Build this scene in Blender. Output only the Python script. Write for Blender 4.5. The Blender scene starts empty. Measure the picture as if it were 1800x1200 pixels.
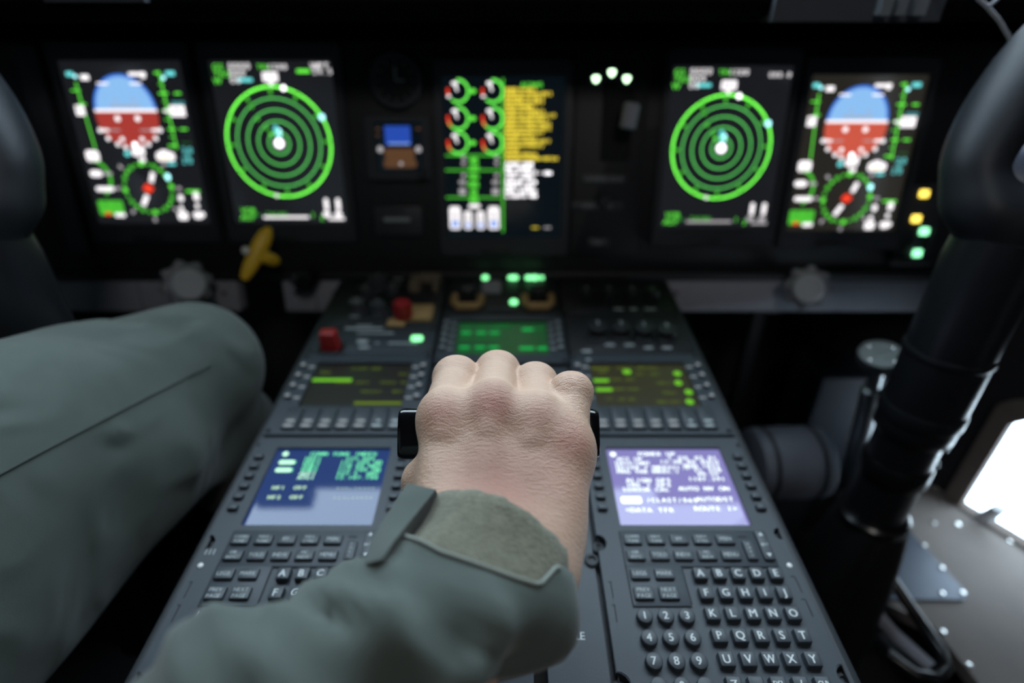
import bpy, bmesh, math, random
import numpy as np
from mathutils import Vector, Matrix
from mathutils.geometry import tessellate_polygon

random.seed(7)
SC = bpy.context.scene
COL = SC.collection
mm = 0.001

# ------------------------------------------------------------------ camera geometry
FPX = 957.0
PITCH = math.radians(30.2)
EYE = Vector((0, 0, 0.92))
FW = Vector((0, math.cos(PITCH), -math.sin(PITCH)))
UPV = Vector((0, math.sin(PITCH), math.cos(PITCH)))
RT = Vector((1, 0, 0))

def sight(x, y):
    return FW + RT * ((x - 900) / FPX) - UPV * ((y - 600) / FPX)

def cp(x, y, Z):
    """World point seen in direction (x, y) at distance Z in front of the viewer."""
    return EYE + sight(x, y) * Z

# pedestal top plane and instrument panel plane (right-handed frames: u right, v away / up, w out of the face)
pa = math.radians(4.7)
PED_O = EYE + FW * 0.506 - UPV * 0.0889
PED = Matrix(((1, 0, 0, PED_O.x), (0, math.cos(pa), -math.sin(pa), PED_O.y), (0, math.sin(pa), math.cos(pa), PED_O.z), (0, 0, 0, 1)))
pb = math.radians(10.0)
PAN_O = EYE + FW * 0.772 + UPV * 0.0968
PAN = Matrix(((1, 0, 0, PAN_O.x), (0, math.sin(pb), -math.cos(pb), PAN_O.y), (0, math.cos(pb), math.sin(pb), PAN_O.z), (0, 0, 0, 1)))

def on_plane(M, x, y, w=0.0):
    o = M @ Vector((0, 0, w * mm)); n = Vector((M[0][2], M[1][2], M[2][2]))
    d = sight(x, y); k = n.dot(o - EYE) / n.dot(d)
    q = M.inverted() @ (EYE + d * k)
    return q.x / mm, q.y / mm

def pd(x, y, w=0.0): return on_plane(PED, x, y, w)
def pn(x, y, w=0.0): return on_plane(PAN, x, y, w)
def T(x, y, z=0.0): return Matrix.Translation((x * mm, y * mm, z * mm))

# ------------------------------------------------------------------ materials
MATS = {}
def mat(name, col, rough=0.6, metal=0.0, var=0.15, vscale=60.0, bump=0.0, bscale=800.0, spec=0.5, coat=0.0, sss=0.0):
    if name in MATS: return MATS[name]
    m = bpy.data.materials.new(name); m.use_nodes = True
    nt = m.node_tree; b = nt.nodes['Principled BSDF']
    b.inputs['Roughness'].default_value = rough; b.inputs['Metallic'].default_value = metal
    b.inputs['Specular IOR Level'].default_value = spec
    if coat: b.inputs['Coat Weight'].default_value = coat; b.inputs['Coat Roughness'].default_value = 0.1
    tc = nt.nodes.new('ShaderNodeTexCoord')
    nz = nt.nodes.new('ShaderNodeTexNoise'); nz.inputs['Scale'].default_value = vscale; nz.inputs['Detail'].default_value = 4
    nt.links.new(tc.outputs['Object'], nz.inputs['Vector'])
    mx = nt.nodes.new('ShaderNodeMix'); mx.data_type = 'RGBA'
    c = tuple(col)
    mx.inputs[6].default_value = (*[max(0, k * (1 - var)) for k in c], 1); mx.inputs[7].default_value = (*[k * (1 + var) for k in c], 1)
    nt.links.new(nz.outputs['Fac'], mx.inputs[0]); nt.links.new(mx.outputs[2], b.inputs['Base Color'])
    if bump:
        n2 = nt.nodes.new('ShaderNodeTexNoise'); n2.inputs['Scale'].default_value = bscale; n2.inputs['Detail'].default_value = 3
        nt.links.new(tc.outputs['Object'], n2.inputs['Vector'])
        bp = nt.nodes.new('ShaderNodeBump'); bp.inputs['Strength'].default_value = bump; bp.inputs['Distance'].default_value = 0.001
        nt.links.new(n2.outputs['Fac'], bp.inputs['Height']); nt.links.new(bp.outputs['Normal'], b.inputs['Normal'])
    MATS[name] = m
    return m

def glow(name, col, s=1.0, sample=False):
    if name in MATS: return MATS[name]
    m = bpy.data.materials.new(name); m.use_nodes = True
    b = m.node_tree.nodes['Principled BSDF']
    b.inputs['Base Color'].default_value = (0.01, 0.01, 0.01, 1); b.inputs['Roughness'].default_value = 0.3
    b.inputs['Specular IOR Level'].default_value = 0.1
    b.inputs['Emission Color'].default_value = (*col, 1); b.inputs['Emission Strength'].default_value = s
    if not sample: m.cycles.emission_sampling = 'NONE'
    MATS[name] = m
    return m

def screen_mat(name, col, s=1.0, rough=0.06):
    """Lit display glass: a faint even glow under a glossy face that mirrors the windshield."""
    m = bpy.data.materials.new(name); m.use_nodes = True
    b = m.node_tree.nodes['Principled BSDF']
    b.inputs['Base Color'].default_value = (0.012, 0.013, 0.016, 1); b.inputs['Roughness'].default_value = rough
    b.inputs['Specular IOR Level'].default_value = 0.5
    b.inputs['Emission Color'].default_value = (*col, 1); b.inputs['Emission Strength'].default_value = s
    m.cycles.emission_sampling = 'NONE'
    return m

def window_glass(name):
    m = bpy.data.materials.new(name); m.use_nodes = True
    nt = m.node_tree; nt.nodes.clear()
    out = nt.nodes.new('ShaderNodeOutputMaterial'); mx = nt.nodes.new('ShaderNodeMixShader')
    tr = nt.nodes.new('ShaderNodeBsdfTransparent'); gl = nt.nodes.new('ShaderNodeBsdfGlossy'); lw = nt.nodes.new('ShaderNodeLayerWeight'); lw.inputs['Blend'].default_value = 0.5
    p5 = nt.nodes.new('ShaderNodeMath'); p5.operation = 'POWER'; p5.inputs[1].default_value = 5.0; nt.links.new(lw.outputs['Facing'], p5.inputs[0])
    fr = nt.nodes.new('ShaderNodeMath'); fr.operation = 'MULTIPLY_ADD'; fr.inputs[1].default_value = 0.9; fr.inputs[2].default_value = 0.04; nt.links.new(p5.outputs[0], fr.inputs[0])
    gl.inputs['Roughness'].default_value = 0.02
    tr.inputs['Color'].default_value = (0.94, 0.97, 0.98, 1)
    nt.links.new(fr.outputs[0], mx.inputs[0]); nt.links.new(tr.outputs[0], mx.inputs[1]); nt.links.new(gl.outputs[0], mx.inputs[2])
    nt.links.new(mx.outputs[0], out.inputs['Surface'])
    return m

# ------------------------------------------------------------------ mesh building
def rrect(cx, cy, w, h, r, n=4):
    r = min(r, w / 2 - 1e-4, h / 2 - 1e-4); out = []
    if r <= 0.01:
        return [(cx - w / 2, cy - h / 2), (cx + w / 2, cy - h / 2), (cx + w / 2, cy + h / 2), (cx - w / 2, cy + h / 2)]
    for (sx, sy, a0) in ((1, -1, -90), (1, 1, 0), (-1, 1, 90), (-1, -1, 180)):
        for i in range(n + 1):
            a = math.radians(a0 + 90 * i / n)
            out.append((cx + sx * (w / 2 - r) + r * math.cos(a), cy + sy * (h / 2 - r) + r * math.sin(a)))
    return out

def circ(cx, cy, r, n=24, a0=0.0):
    return [(cx + r * math.cos(a0 + 2 * math.pi * i / n), cy + r * math.sin(a0 + 2 * math.pi * i / n)) for i in range(n)]

GLYPH = {}
def glyph(ch):
    if ch not in GLYPH:
        cu = bpy.data.curves.new('glyph', 'FONT'); cu.body = ch; cu.size = 1.0; cu.resolution_u = 3
        o = bpy.data.objects.new('glyph', cu)
        COL.objects.link(o)
        dg = bpy.context.evaluated_depsgraph_get()
        me = o.evaluated_get(dg).to_mesh()
        vs = [tuple(v.co[:2]) for v in me.vertices]; fs = [tuple(p.vertices) for p in me.polygons]
        o.evaluated_get(dg).to_mesh_clear()
        COL.objects.unlink(o); bpy.data.objects.remove(o); bpy.data.curves.remove(cu)
        xs = [v[0] for v in vs] or [0, 0]
        GLYPH[ch] = (vs, fs, min(xs), max(xs))
    return GLYPH[ch]

class MB:
    """Collects shapes given in millimetres and links them as one mesh object."""
    def __init__(s): s.v = []; s.f = []; s.m = []
    def add(s, vs, fs, mi=0):
        o = len(s.v); s.v += [tuple(v) for v in vs]
        for f in fs: s.f.append(tuple(i + o for i in f)); s.m.append(mi)
    def loft(s, rings, c0=True, c1=True, mi=0, closed=True):
        n = len(rings[0]); vs = [p for r in rings for p in r]; fs = []
        for k in range(len(rings) - 1):
            for i in range(n if closed else n - 1):
                j = (i + 1) % n
                fs.append((k * n + i, k * n + j, (k + 1) * n + j, (k + 1) * n + i))
        if c0: fs.append(tuple(range(n))[::-1])
        if c1: fs.append(tuple((len(rings) - 1) * n + i for i in range(n)))
        s.add(vs, fs, mi)
    def rbox(s, cx, cy, w, h, r, z0, z1, ch=0.0, mi=0, taper=0.0, n=4):
        R = [[(x, y, z0) for x, y in rrect(cx, cy, w, h, r, n)]]
        if ch > 0:
            R.append([(x, y, z1 - ch) for x, y in rrect(cx, cy, w - 2 * taper, h - 2 * taper, r, n)])
            q = ch * 0.3
            R.append([(x, y, z1 - q) for x, y in rrect(cx, cy, w - 2 * taper - 2 * q, h - 2 * taper - 2 * q, max(r - q, .02), n)])
        e = ch
        R.append([(x, y, z1) for x, y in rrect(cx, cy, w - 2 * taper - 2 * e, h - 2 * taper - 2 * e, max(r - e, .02) if r > .01 else 0, n)])
        s.loft(R, mi=mi)
    def plate(s, outer, holes, z0, z1, mi=0):
        loops = [outer] + holes
        tri = tessellate_polygon([[Vector((x, y, 0)) for x, y in L] for L in loops])
        fl = [p for L in loops for p in L]; n = len(fl)
        vs = [(x, y, z1) for x, y in fl] + [(x, y, z0) for x, y in fl]; fs = []
        for t in tri:
            a, b, c = t
            ar = (fl[b][0] - fl[a][0]) * (fl[c][1] - fl[a][1]) - (fl[b][1] - fl[a][1]) * (fl[c][0] - fl[a][0])
            if ar < 0: t = (a, c, b)
            fs.append(tuple(t)); fs.append(tuple(i + n for i in t)[::-1])
        o = 0
        for li, L in enumerate(loops):
            k = len(L)
            ar = sum(L[i][0] * L[(i + 1) % k][1] - L[(i + 1) % k][0] * L[i][1] for i in range(k))
            for i in range(k):
                j = (i + 1) % k
                q = (o + i, o + i + n, o + j + n, o + j)
                if (ar > 0) == (li == 0): q = q[::-1] if False else (o + i, o + i + n, o + j + n, o + j)
                else: q = (o + j, o + j + n, o + i + n, o + i)
                fs.append(q)
            o += k
        s.add(vs, fs, mi)
    def box(s, x0, x1, y0, y1, z0, z1, mi=0):
        s.add([(x0, y0, z0), (x1, y0, z0), (x1, y1, z0), (x0, y1, z0), (x0, y0, z1), (x1, y0, z1), (x1, y1, z1), (x0, y1, z1)],
              [(3, 2, 1, 0), (4, 5, 6, 7), (0, 1, 5, 4), (1, 2, 6, 5), (2, 3, 7, 6), (3, 0, 4, 7)], mi)
    def lathe(s, prof, p0=(0, 0, 0), axis=(0, 0, 1), n=24, mi=0, wob=None):
        ax = Vector(axis).normalized(); a = ax.orthogonal().normalized(); b = ax.cross(a); p0 = Vector(p0)
        R = []
        for (r, z) in prof:
            ring = []
            for i in range(n):
                t = 2 * math.pi * i / n
                q = r * (wob(t) if wob else 1)
                ring.append(p0 + ax * z + a * (q * math.cos(t)) + b * (q * math.sin(t)))
            R.append(ring)
        s.loft(R, mi=mi)
    def tube(s, pts, r, n=10, mi=0, sx=1.0):
        P = [Vector(p) for p in pts]; R = []
        rr = r if isinstance(r, (list, tuple)) else [r] * len(P)
        up = None
        for i, p in enumerate(P):
            d = (P[min(i + 1, len(P) - 1)] - P[max(i - 1, 0)]).normalized()
            if up is None: up = d.orthogonal().normalized()
            up = (up - d * up.dot(d)).normalized(); bb = d.cross(up)
            R.append([p + up * (rr[i] * math.cos(2 * math.pi * k / n)) + bb * (rr[i] * sx * math.sin(2 * math.pi * k / n)) for k in range(n)])
        s.loft(R, mi=mi)
    def sphere(s, c, r, n=16, mi=0, sc=(1, 1, 1)):
        R = []
        for k in range(1, n // 2):
            t = math.pi * k / (n // 2)
            R.append([(c[0] + sc[0] * r * math.sin(t) * math.cos(2 * math.pi * i / n), c[1] + sc[1] * r * math.sin(t) * math.sin(2 * math.pi * i / n), c[2] - sc[2] * r * math.cos(t)) for i in range(n)])
        s.loft(R, mi=mi)
    def text(s, t, x, y, size, z, mi=0, align='c', mono=None, bold=0.0, sxx=1.0):
        w = 0; items = []
        for ch in t:
            if ch == ' ':
                w += (mono or 0.35); continue
            vs, fs, a, b = glyph(ch)
            adv = mono or (b - a + 0.1)
            off = w + ((mono - (b - a)) / 2 - a if mono else -a)
            items.append((vs, fs, off)); w += adv
        x0 = x - (w * size * sxx / 2 if align == 'c' else (w * size * sxx if align == 'r' else 0))
        for vs, fs, off in items:
            for dx in ((0,) if not bold else (-bold, bold)):
                s.add([(x0 + dx + (vx + off) * size * sxx, y + (vy - 0.36) * size, z + (0 if dx <= 0 else .01)) for vx, vy in vs], fs, mi)
    def build(s, name, mats, parent=None, M=None, scale=mm, angle=35, smooth=True):
        me = bpy.data.meshes.new(name)
        me.from_pydata([(x * scale, y * scale, z * scale) for x, y, z in s.v], [], s.f)
        for m in (mats if isinstance(mats, (list, tuple)) else [mats]): me.materials.append(m)
        me.polygons.foreach_set('material_index', s.m)
        if smooth:
            me.polygons.foreach_set('use_smooth', [True] * len(me.polygons))
            me.set_sharp_from_angle(angle=math.radians(angle))
        me.update()
        o = bpy.data.objects.new(name, me); COL.objects.link(o)
        if parent is not None: o.parent = parent
        if M is not None: o.matrix_local = M
        return o

def tag(o, label=None, cat=None, group=None, kind=None):
    for k, v in (('label', label), ('category', cat), ('group', group), ('kind', kind)):
        if v: o[k] = v
    return o

def thing(name, M, label, cat, group=None):
    o = bpy.data.objects.new(name, None); COL.objects.link(o)
    o.empty_display_size = 0.02; o.matrix_world = M
    return tag(o, label, cat, group)

def struct(name, mb, m, **k):
    o = mb.build(name, m, **k); o['kind'] = 'structure'; return o

# ------------------------------------------------------------------ smooth solids from distance fields
def surface_nets(f, lo, h):
    nx, ny, nz = f.shape; s = f < 0
    c = s[:-1, :-1, :-1].astype(np.int8)
    cnt = np.zeros((nx - 1, ny - 1, nz - 1), np.int8)
    for a in (0, 1):
        for b in (0, 1):
            for d in (0, 1):
                cnt += s[a:nx - 1 + a, b:ny - 1 + b, d:nz - 1 + d]
    act = (cnt > 0) & (cnt < 8)
    I, J, K = np.nonzero(act); idx = -np.ones(act.shape, np.int64); idx[I, J, K] = np.arange(len(I))
    acc = np.zeros((len(I), 3)); num = np.zeros(len(I))
    for ax in range(3):
        for a in (0, 1):
            for b in (0, 1):
                o0 = [0, 0, 0]; oth = [k for k in range(3) if k != ax]
                o0[oth[0]] = a; o0[oth[1]] = b; o1 = list(o0); o1[ax] = 1
                f0 = f[I + o0[0], J + o0[1], K + o0[2]]; f1 = f[I + o1[0], J + o1[1], K + o1[2]]
                mk = (f0 < 0) != (f1 < 0); dn = np.where(mk, f0 - f1, 1.0); t = np.where(mk, f0 / dn, 0)
                p = np.zeros((len(I), 3)); p[:] = o0; p[:, ax] += t
                acc += p * mk[:, None]; num += mk
    V = (np.stack([I, J, K], 1) + acc / num[:, None]) * h + np.array(lo)
    Q = []
    for ax in range(3):
        o = [k for k in range(3) if k != ax]
        sl0 = [slice(None)] * 3; sl1 = [slice(None)] * 3
        sl0[ax] = slice(0, -1); sl1[ax] = slice(1, None)
        a, b = s[tuple(sl0)], s[tuple(sl1)]
        for flip, mk in ((False, a & ~b), (True, ~a & b)):
            E = np.stack(np.nonzero(mk), 1)
            ok = np.ones(len(E), bool)
            for k in o: ok &= (E[:, k] > 0) & (E[:, k] < f.shape[k] - 1)
            E = E[ok]
            def cell(d0, d1):
                q = E.copy(); q[:, o[0]] -= d0; q[:, o[1]] -= d1
                return idx[q[:, 0], q[:, 1], q[:, 2]]
            quad = [cell(1, 1), cell(0, 1), cell(0, 0), cell(1, 0)]
            if flip != (ax == 1): quad = quad[::-1]
            Q.append(np.stack(quad, 1))
    Q = np.concatenate(Q); Q = Q[(Q >= 0).all(1)]
    return V, Q

def smin(a, b, k):
    if k <= 0: return np.minimum(a, b)
    h = np.maximum(k - np.abs(a - b), 0) / k
    return np.minimum(a, b) - h * h * k * 0.25

def cone(P, a, b, r1, r2, sc=None):
    """Tapered capsule from a to b; sc stretches space (an elliptical section)."""
    a = np.array(a, np.float32); b = np.array(b, np.float32)
    if sc is not None:
        sc = np.array(sc, np.float32); P = P / sc; a = a / sc; b = b / sc
    ba = b - a; pa_ = P - a; h = np.clip((pa_ @ ba) / max(ba @ ba, 1e-9), 0, 1)
    d = np.sqrt(((pa_ - h[..., None] * ba) ** 2).sum(-1)) - (r1 + (r2 - r1) * h)
    return d * (min(sc) if sc is not None else 1)

def grid(lo, hi, h):
    ax = [np.arange(l, u, h, dtype=np.float32) for l, u in zip(lo, hi)]
    return np.stack(np.meshgrid(*ax, indexing='ij'), -1)

def np_object(name, V, Q, mats, parent=None, M=None, scale=mm, attr=None):
    me = bpy.data.meshes.new(name)
    me.from_pydata((V * scale).tolist(), [], Q.tolist())
    for m in (mats if isinstance(mats, (list, tuple)) else [mats]): me.materials.append(m)
    me.polygons.foreach_set('use_smooth', [True] * len(me.polygons))
    if attr is not None:
        for an, arr in attr.items():
            at = me.attributes.new(an, 'FLOAT', 'POINT'); at.data.foreach_set('value', arr.astype(np.float32))
    me.update()
    o = bpy.data.objects.new(name, me); COL.objects.link(o)
    if parent is not None: o.parent = parent
    if M is not None: o.matrix_local = M
    return o
# ------------------------------------------------------------------ shared materials
M_panel = mat('panel_black', (0.008, 0.009, 0.012), 0.55, var=0.3, bump=0.05)
M_bezel = mat('bezel_black', (0.026, 0.030, 0.039), 0.5, var=0.2)
M_grey = mat('console_grey', (0.026, 0.035, 0.045), 0.50, var=0.12, bump=0.10, bscale=1500)
M_greyd = mat('console_dark', (0.011, 0.014, 0.018), 0.55, var=0.15, bump=0.1, bscale=1500)
M_key = mat('key_rubber', (0.034, 0.042, 0.051), 0.45, var=0.1)
M_legend = mat('legend_white', (0.62, 0.66, 0.66), 0.6, var=0.05)
M_back = glow('backlit_legend', (0.75, 0.86, 0.92), 0.38)
M_legdim = mat('legend_worn', (0.36, 0.40, 0.40), 0.6, var=0.25)
M_black = mat('black_plastic', (0.005, 0.005, 0.006), 0.28, var=0.2)
M_rubber = mat('black_rubber', (0.008, 0.008, 0.009), 0.7, var=0.3)
M_hole = mat('recess_shade_black', (0.004, 0.004, 0.005), 0.8)  # near-black; puts the shade of grooves and recesses into the colour
M_steel = mat('dull_steel', (0.30, 0.32, 0.34), 0.35, metal=0.9, var=0.1)
M_bar = mat('rail_grey', (0.30, 0.31, 0.36), 0.6, var=0.1)
M_knob = mat('knob_grey', (0.55, 0.60, 0.66), 0.5, var=0.1)
M_tan = mat('tan_guard', (0.40, 0.25, 0.10), 0.6, var=0.2)
M_red = mat('red_knob', (0.30, 0.012, 0.014), 0.4, var=0.15)
M_yellow = mat('yellow_paint', (0.95, 0.60, 0.04), 0.4, var=0.15)
M_white = mat('white_plastic', (0.8, 0.8, 0.78), 0.3)
COLS = {
    'g': ((0.10, 0.62, 0.045), 1.7), 'gd': ((0.025, 0.20, 0.028), 0.85), 'gm': ((0.06, 0.42, 0.03), 1.3), 'G2': ((0.10, 0.60, 0.06), 2.2), 'G': ((0.11, 0.62, 0.05), 4.2), 'gr': ((0.11, 0.62, 0.12), 1.9),
    'w': ((0.86, 0.82, 0.84), 1.5), 'W': ((0.95, 0.92, 0.95), 3.0), 'wd': ((0.55, 0.52, 0.54), 0.8),
    'c': ((0.13, 0.62, 0.62), 1.4), 'C': ((0.4, 0.9, 0.95), 2.2), 'b': ((0.05, 0.20, 0.80), 1.0), 's': ((0.27, 0.53, 0.90), 1.0),
    'r': ((0.40, 0.045, 0.035), 1.0), 'R': ((0.85, 0.05, 0.02), 1.2), 'y': ((0.72, 0.58, 0.05), 1.0), 'Y': ((0.80, 0.62, 0.05), 1.6),
    'o': ((0.85, 0.35, 0.08), 1.2), 'lb': ((0.25, 0.42, 0.90), 1.0), 'k': ((0.004, 0.005, 0.006), 1.0),
    'db': ((0.02, 0.07, 0.42), 1.0), 'br': ((0.10, 0.048, 0.022), 1.0), 'dc': ((0.06, 0.30, 0.32), 0.8),
}
class Gfx(MB):
    """Lit symbols drawn on a flat display, millimetres from the screen centre."""
    def __init__(s): super().__init__(); s.names = []; s.z = 0.12; s.thin = True
    def c(s, n):
        if n not in s.names: s.names.append(n)
        s.z += 0.006
        return s.names.index(n)
    def poly(s, pts, n):
        i = s.c(n); ar = sum(pts[k][0] * pts[(k + 1) % len(pts)][1] - pts[(k + 1) % len(pts)][0] * pts[k][1] for k in range(len(pts)))
        if ar < 0: pts = pts[::-1]
        s.add([(x, y, s.z) for x, y in pts], [tuple(range(len(pts)))], i)
    def disc(s, x, y, r, n, k=16):
        if s.thin: r = max(r - 1.1, r * .6)
        s.poly(circ(x, y, r, k), n)
    def rect(s, x, y, w, h, n, r=0.8):
        if s.thin: w, h = max(w - 2.4, w * .5), max(h - 1.8, h * .5)
        s.poly(rrect(x, y, w, h, min(r, w / 2.1, h / 2.1), 3), n)
    def line(s, x0, y0, x1, y1, w, n):
        d = math.hypot(x1 - x0, y1 - y0) or 1; ux, uy = (x1 - x0) / d * w / 2, (y1 - y0) / d * w / 2
        s.poly([(x0 - uy, y0 + ux), (x1 - uy, y1 + ux), (x1 + uy, y1 - ux), (x0 + uy, y0 - ux)][::-1], n)
    def ring(s, x, y, r, w, n, a0=0, a1=360, k=72):
        i = s.c(n); full = abs(a1 - a0) >= 360; q = k if full else max(4, int(k * abs(a1 - a0) / 360))
        vs = []; fs = []
        for t in range(q if full else q + 1):
            a = math.radians(a0 + (a1 - a0) * t / q)
            vs += [(x + (r - w / 2) * math.cos(a), y + (r - w / 2) * math.sin(a), s.z), (x + (r + w / 2) * math.cos(a), y + (r + w / 2) * math.sin(a), s.z)]
        m = len(vs) // 2
        for t in range(q):
            u = (t + 1) % m
            fs.append((2 * t, 2 * t + 1, 2 * u + 1, 2 * u))
        s.add(vs, fs, i)
    def txt(s, t, x, y, size, n, align='c', mono=0.72, bold=0.12):
        i = s.c(n); s.text(t, x, y, size, s.z, i, align, mono, bold)
    def put(s, name, parent, M=None):
        if not s.v: return None
        return s.build(name, [glow('lit_' + n, *COLS[n]) for n in s.names], parent, M, smooth=False)

# ------------------------------------------------------------------ the instrument panel itself
def rot_label(*a): pass
panel = thing('instrument_panel', PAN @ T(0, 0, 0), 'wide black instrument panel carrying all the lit displays under the glareshield', 'instrument panel')
mb = MB()
mb.rbox(-22, 146, 1290, 296, 12, -30, -6, 2)
mb.build('panel_face', M_panel, panel)
mb = MB(); mb.rbox(-22, -4, 1290, 12, 2, -30, 2, 2); mb.build('bottom_lip', M_panel, panel)
mb = MB()
mb.rbox(-604, 158, 30, 262, 6, -6, 4, 3); mb.build('edge_panel', M_bezel, panel)

def display(label, cx, cy, sw, sh, ow, oh, base):
    t = thing('cockpit_display', PAN @ T(cx, cy), label, 'display', 'cockpit displays across the instrument panel')
    mb = MB()
    o = rrect(0, -3, ow, oh, 6); h = rrect(0, 0, sw, sh, 1.2)
    mb.plate(o, [h], -6, 3)
    o2 = rrect(0, -3, ow - 6, oh - 6, 5); mb.plate(o2, [rrect(0, 0, sw + 3, sh + 3, 2)], 3, 5)
    bz = mb.build('bezel', M_bezel, t)
    for sx in (-1, 1):
        for sy in (-1, 1):
            b = MB(); b.lathe([(2.2, 4.9), (2.2, 5.6), (1.4, 5.9)], (sx * (ow / 2 - 6), -3 + sy * (oh / 2 - 6), 0), n=10); b.build('bezel_screw', M_greyd, bz)
    b = MB(); b.rbox(-10, -oh / 2 + 4, 42, 8, 2, 4.9, 6.4, .8); b.build('maker_plate', M_greyd, bz)
    b = MB(); b.rbox(0, 0, sw, sh, .5, -5.9, 0)
    sc = b.build('screen', base, t)
    return t, sc

SB = screen_mat('screen_night', (0.0095, 0.0105, 0.013), 1.0, 0.12)
SBR = screen_mat('screen_warm', (0.020, 0.018, 0.014), 1.0, 0.12)
SE = screen_mat('screen_engine', (0.0015, 0.004, 0.006), 1.0, 0.12)

# -- flight displays (attitude on top, small compass below); symbols measured on the left one
LC = (-490.0, 170.0)
def q(x, y):
    a = pn(x, y); return a[0] - LC[0], a[1] - LC[1]

def flight_symbols(sc, bright):
    # attitude
    g = Gfx(); cx, cy = -5.5, 40.0; r = 40.0
    top = [(cx + r * math.cos(math.radians(a)), cy + 2 + 43 * math.sin(math.radians(a))) for a in range(0, 181, 6)]
    hy = q(223, 195)[1]
    g.poly(top + [(cx - r, hy), (cx + r, hy)], 'b')
    top2 = [(cx + (r - 3) * math.cos(math.radians(a)), cy + 2 + 40 * math.sin(math.radians(a))) for a in range(0, 181, 6)]
    g.poly(top2 + [(cx - r + 3, hy), (cx + r - 3, hy)], 's')  # paler inner sky puts the screen's bloom into the colour
    bot = [(cx + r * math.cos(math.radians(a)), hy - 8 + 36 * math.sin(math.radians(a))) for a in range(180, 361, 6)]
    g.poly([(cx - r, hy)] + bot + [(cx + r, hy)], 'r' if not bright else 'ro')
    g.line(cx - r, hy + .5, cx + r, hy + .5, 3.4, 'w')
    for dx, dy, w, n in ((-22, 32, 17, 'w'), (20, 32, 17, 'w'), (-10, 13, 6, 'wd'), (12, 13, 6, 'wd'), (-6, 6, 30, 'wd'), (6, 6, 30, 'wd')):
        g.rect(cx + dx, hy + dy, w, 4, n)
    for dx in (-13, 13): g.disc(cx + dx, hy - 9, 4.6, 'w')
    for s in (-1, 1):
        g.rect(cx + s * 25, hy - 23, 27, 3, 'wd'); g.rect(cx + s * 32, hy - 23, 11, 5, 'w')
        for (dx, dy) in ((39, -23), (31, -33), (20, -40), (11, -44), (13, -34)):
            g.disc(cx + s * dx, hy - dy * -1, 4.0, 'w')
    g.disc(cx + 2, hy - 41, 4.6, 'W')
    g.put('attitude_ball', sc)
    # airspeed tape
    g = Gfx()
    a, b = q(133, 145), q(168, 262)
    g.line(a[0], a[1], b[0], b[1], 1.6, 'g')
    for (x, y, w) in ((134, 147, 5), (133, 159, 14), (140, 172, 5), (145, 183, 12)):
        p = q(x, y); g.rect(p[0], p[1], w, 3.5, 'g')
    p = q(141, 194); g.rect(p[0], p[1], 14, 14, 'w'); g.txt('0', p[0] - 2, p[1] + 2, 7, 'k')
    p = q(122, 130); g.rect(p[0], p[1], 11, 7, 'c'); p = q(132, 134); g.disc(p[0], p[1], 3.2, 'C')
    p = q(149, 136); g.rect(p[0], p[1], 13, 8, 'w')
    g.put('airspeed_tape', sc)
    # altitude tape
    g = Gfx()
    a, b = q(279, 125), q(311, 262)
    g.line(a[0], a[1], b[0], b[1], 1.8, 'g')
    for (x, y, w) in ((276, 128, 10), (283, 148, 9), (287, 164, 14), (312, 164, 11), (290, 178, 8), (291, 194, 10), (293, 210, 8), (302, 227, 12), (323, 227, 12), (303, 241, 9), (304, 256, 14)):
        p = q(x, y); g.rect(p[0], p[1], w, 4.2, 'g' if w > 9 else 'gm')
    p = q(313, 181); g.rect(p[0], p[1], 19, 6, 'dc')
    p = q(312, 195); g.rect(p[0], p[1], 22, 15, 'w'); g.line(p[0] - 6, p[1] + 1, p[0] + 4, p[1] + 1, 1.6, 'k')
    p = q(293, 195); g.rect(p[0], p[1], 10, 5, 'w')
    p = q(299, 129); g.rect(p[0], p[1], 14, 7, 'c'); p = q(287, 137); g.disc(p[0], p[1], 3.4, 'C')
    p = q(241, 131); g.rect(p[0], p[1] + .5, 24, 6, 'w'); p = q(251, 132); g.rect(p[0], p[1], 8, 9, 'w')
    for y in (264, 273, 282):
        p = q(329, y); g.txt('20' if y != 273 else '2', p[0], p[1], 11, 'c')
    p = q(327, 251); g.rect(p[0], p[1], 15, 2, 'gd')
    g.put('altitude_tape', sc)
    # readout boxes and climb scale
    g = Gfx()
    p = q(163, 274); g.rect(p[0], p[1], 20, 16, 'w', 4); g.rect(p[0], p[1] - 1, 6, 2.4, 'k')
    g.put('speed_readout', sc); g = Gfx()
    p = q(243, 267); g.rect(p[0], p[1], 20, 12, 'w', 4); p = q(250, 280); g.rect(p[0], p[1], 11, 9, 'w', 3); p = q(224, 270); g.rect(p[0], p[1], 10, 8, 'c', 3)
    g.put('heading_readout', sc); g = Gfx()
    p = q(291, 275); g.rect(p[0], p[1], 27, 13, 'w', 4); g.line(p[0] - 8, p[1] - 1, p[0] + 7, p[1] - 1, 1.8, 'Y'); p = q(291, 268); g.rect(p[0] - 2, p[1], 14, 8, 'w', 4)
    p = q(302, 288); g.rect(p[0], p[1], 13, 5, 'c')
    g.put('altitude_readout', sc); g = Gfx()
    p = q(168, 313); g.ring(p[0] - 4, p[1], 24, 4, 'gm', -60, 80)
    p = q(169, 305); g.rect(p[0], p[1], 19, 10, 'w', 4); p = q(190, 305); g.rect(p[0], p[1], 13, 6, 'wd')
    p = q(185, 332); g.rect(p[0], p[1], 27, 8, 'w', 3)
    g.put('climb_scale', sc)
    # small compass
    g = Gfx(); p = q(261, 331); R = 31.5
    for k in range(24):
        a = math.radians(k * 15 + 4)
        g.disc(p[0] + R * math.cos(a), p[1] + R * math.sin(a), 3.4 if k % 2 else 4.4, 'g' if k % 3 == 0 else 'gm', 10)
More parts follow.
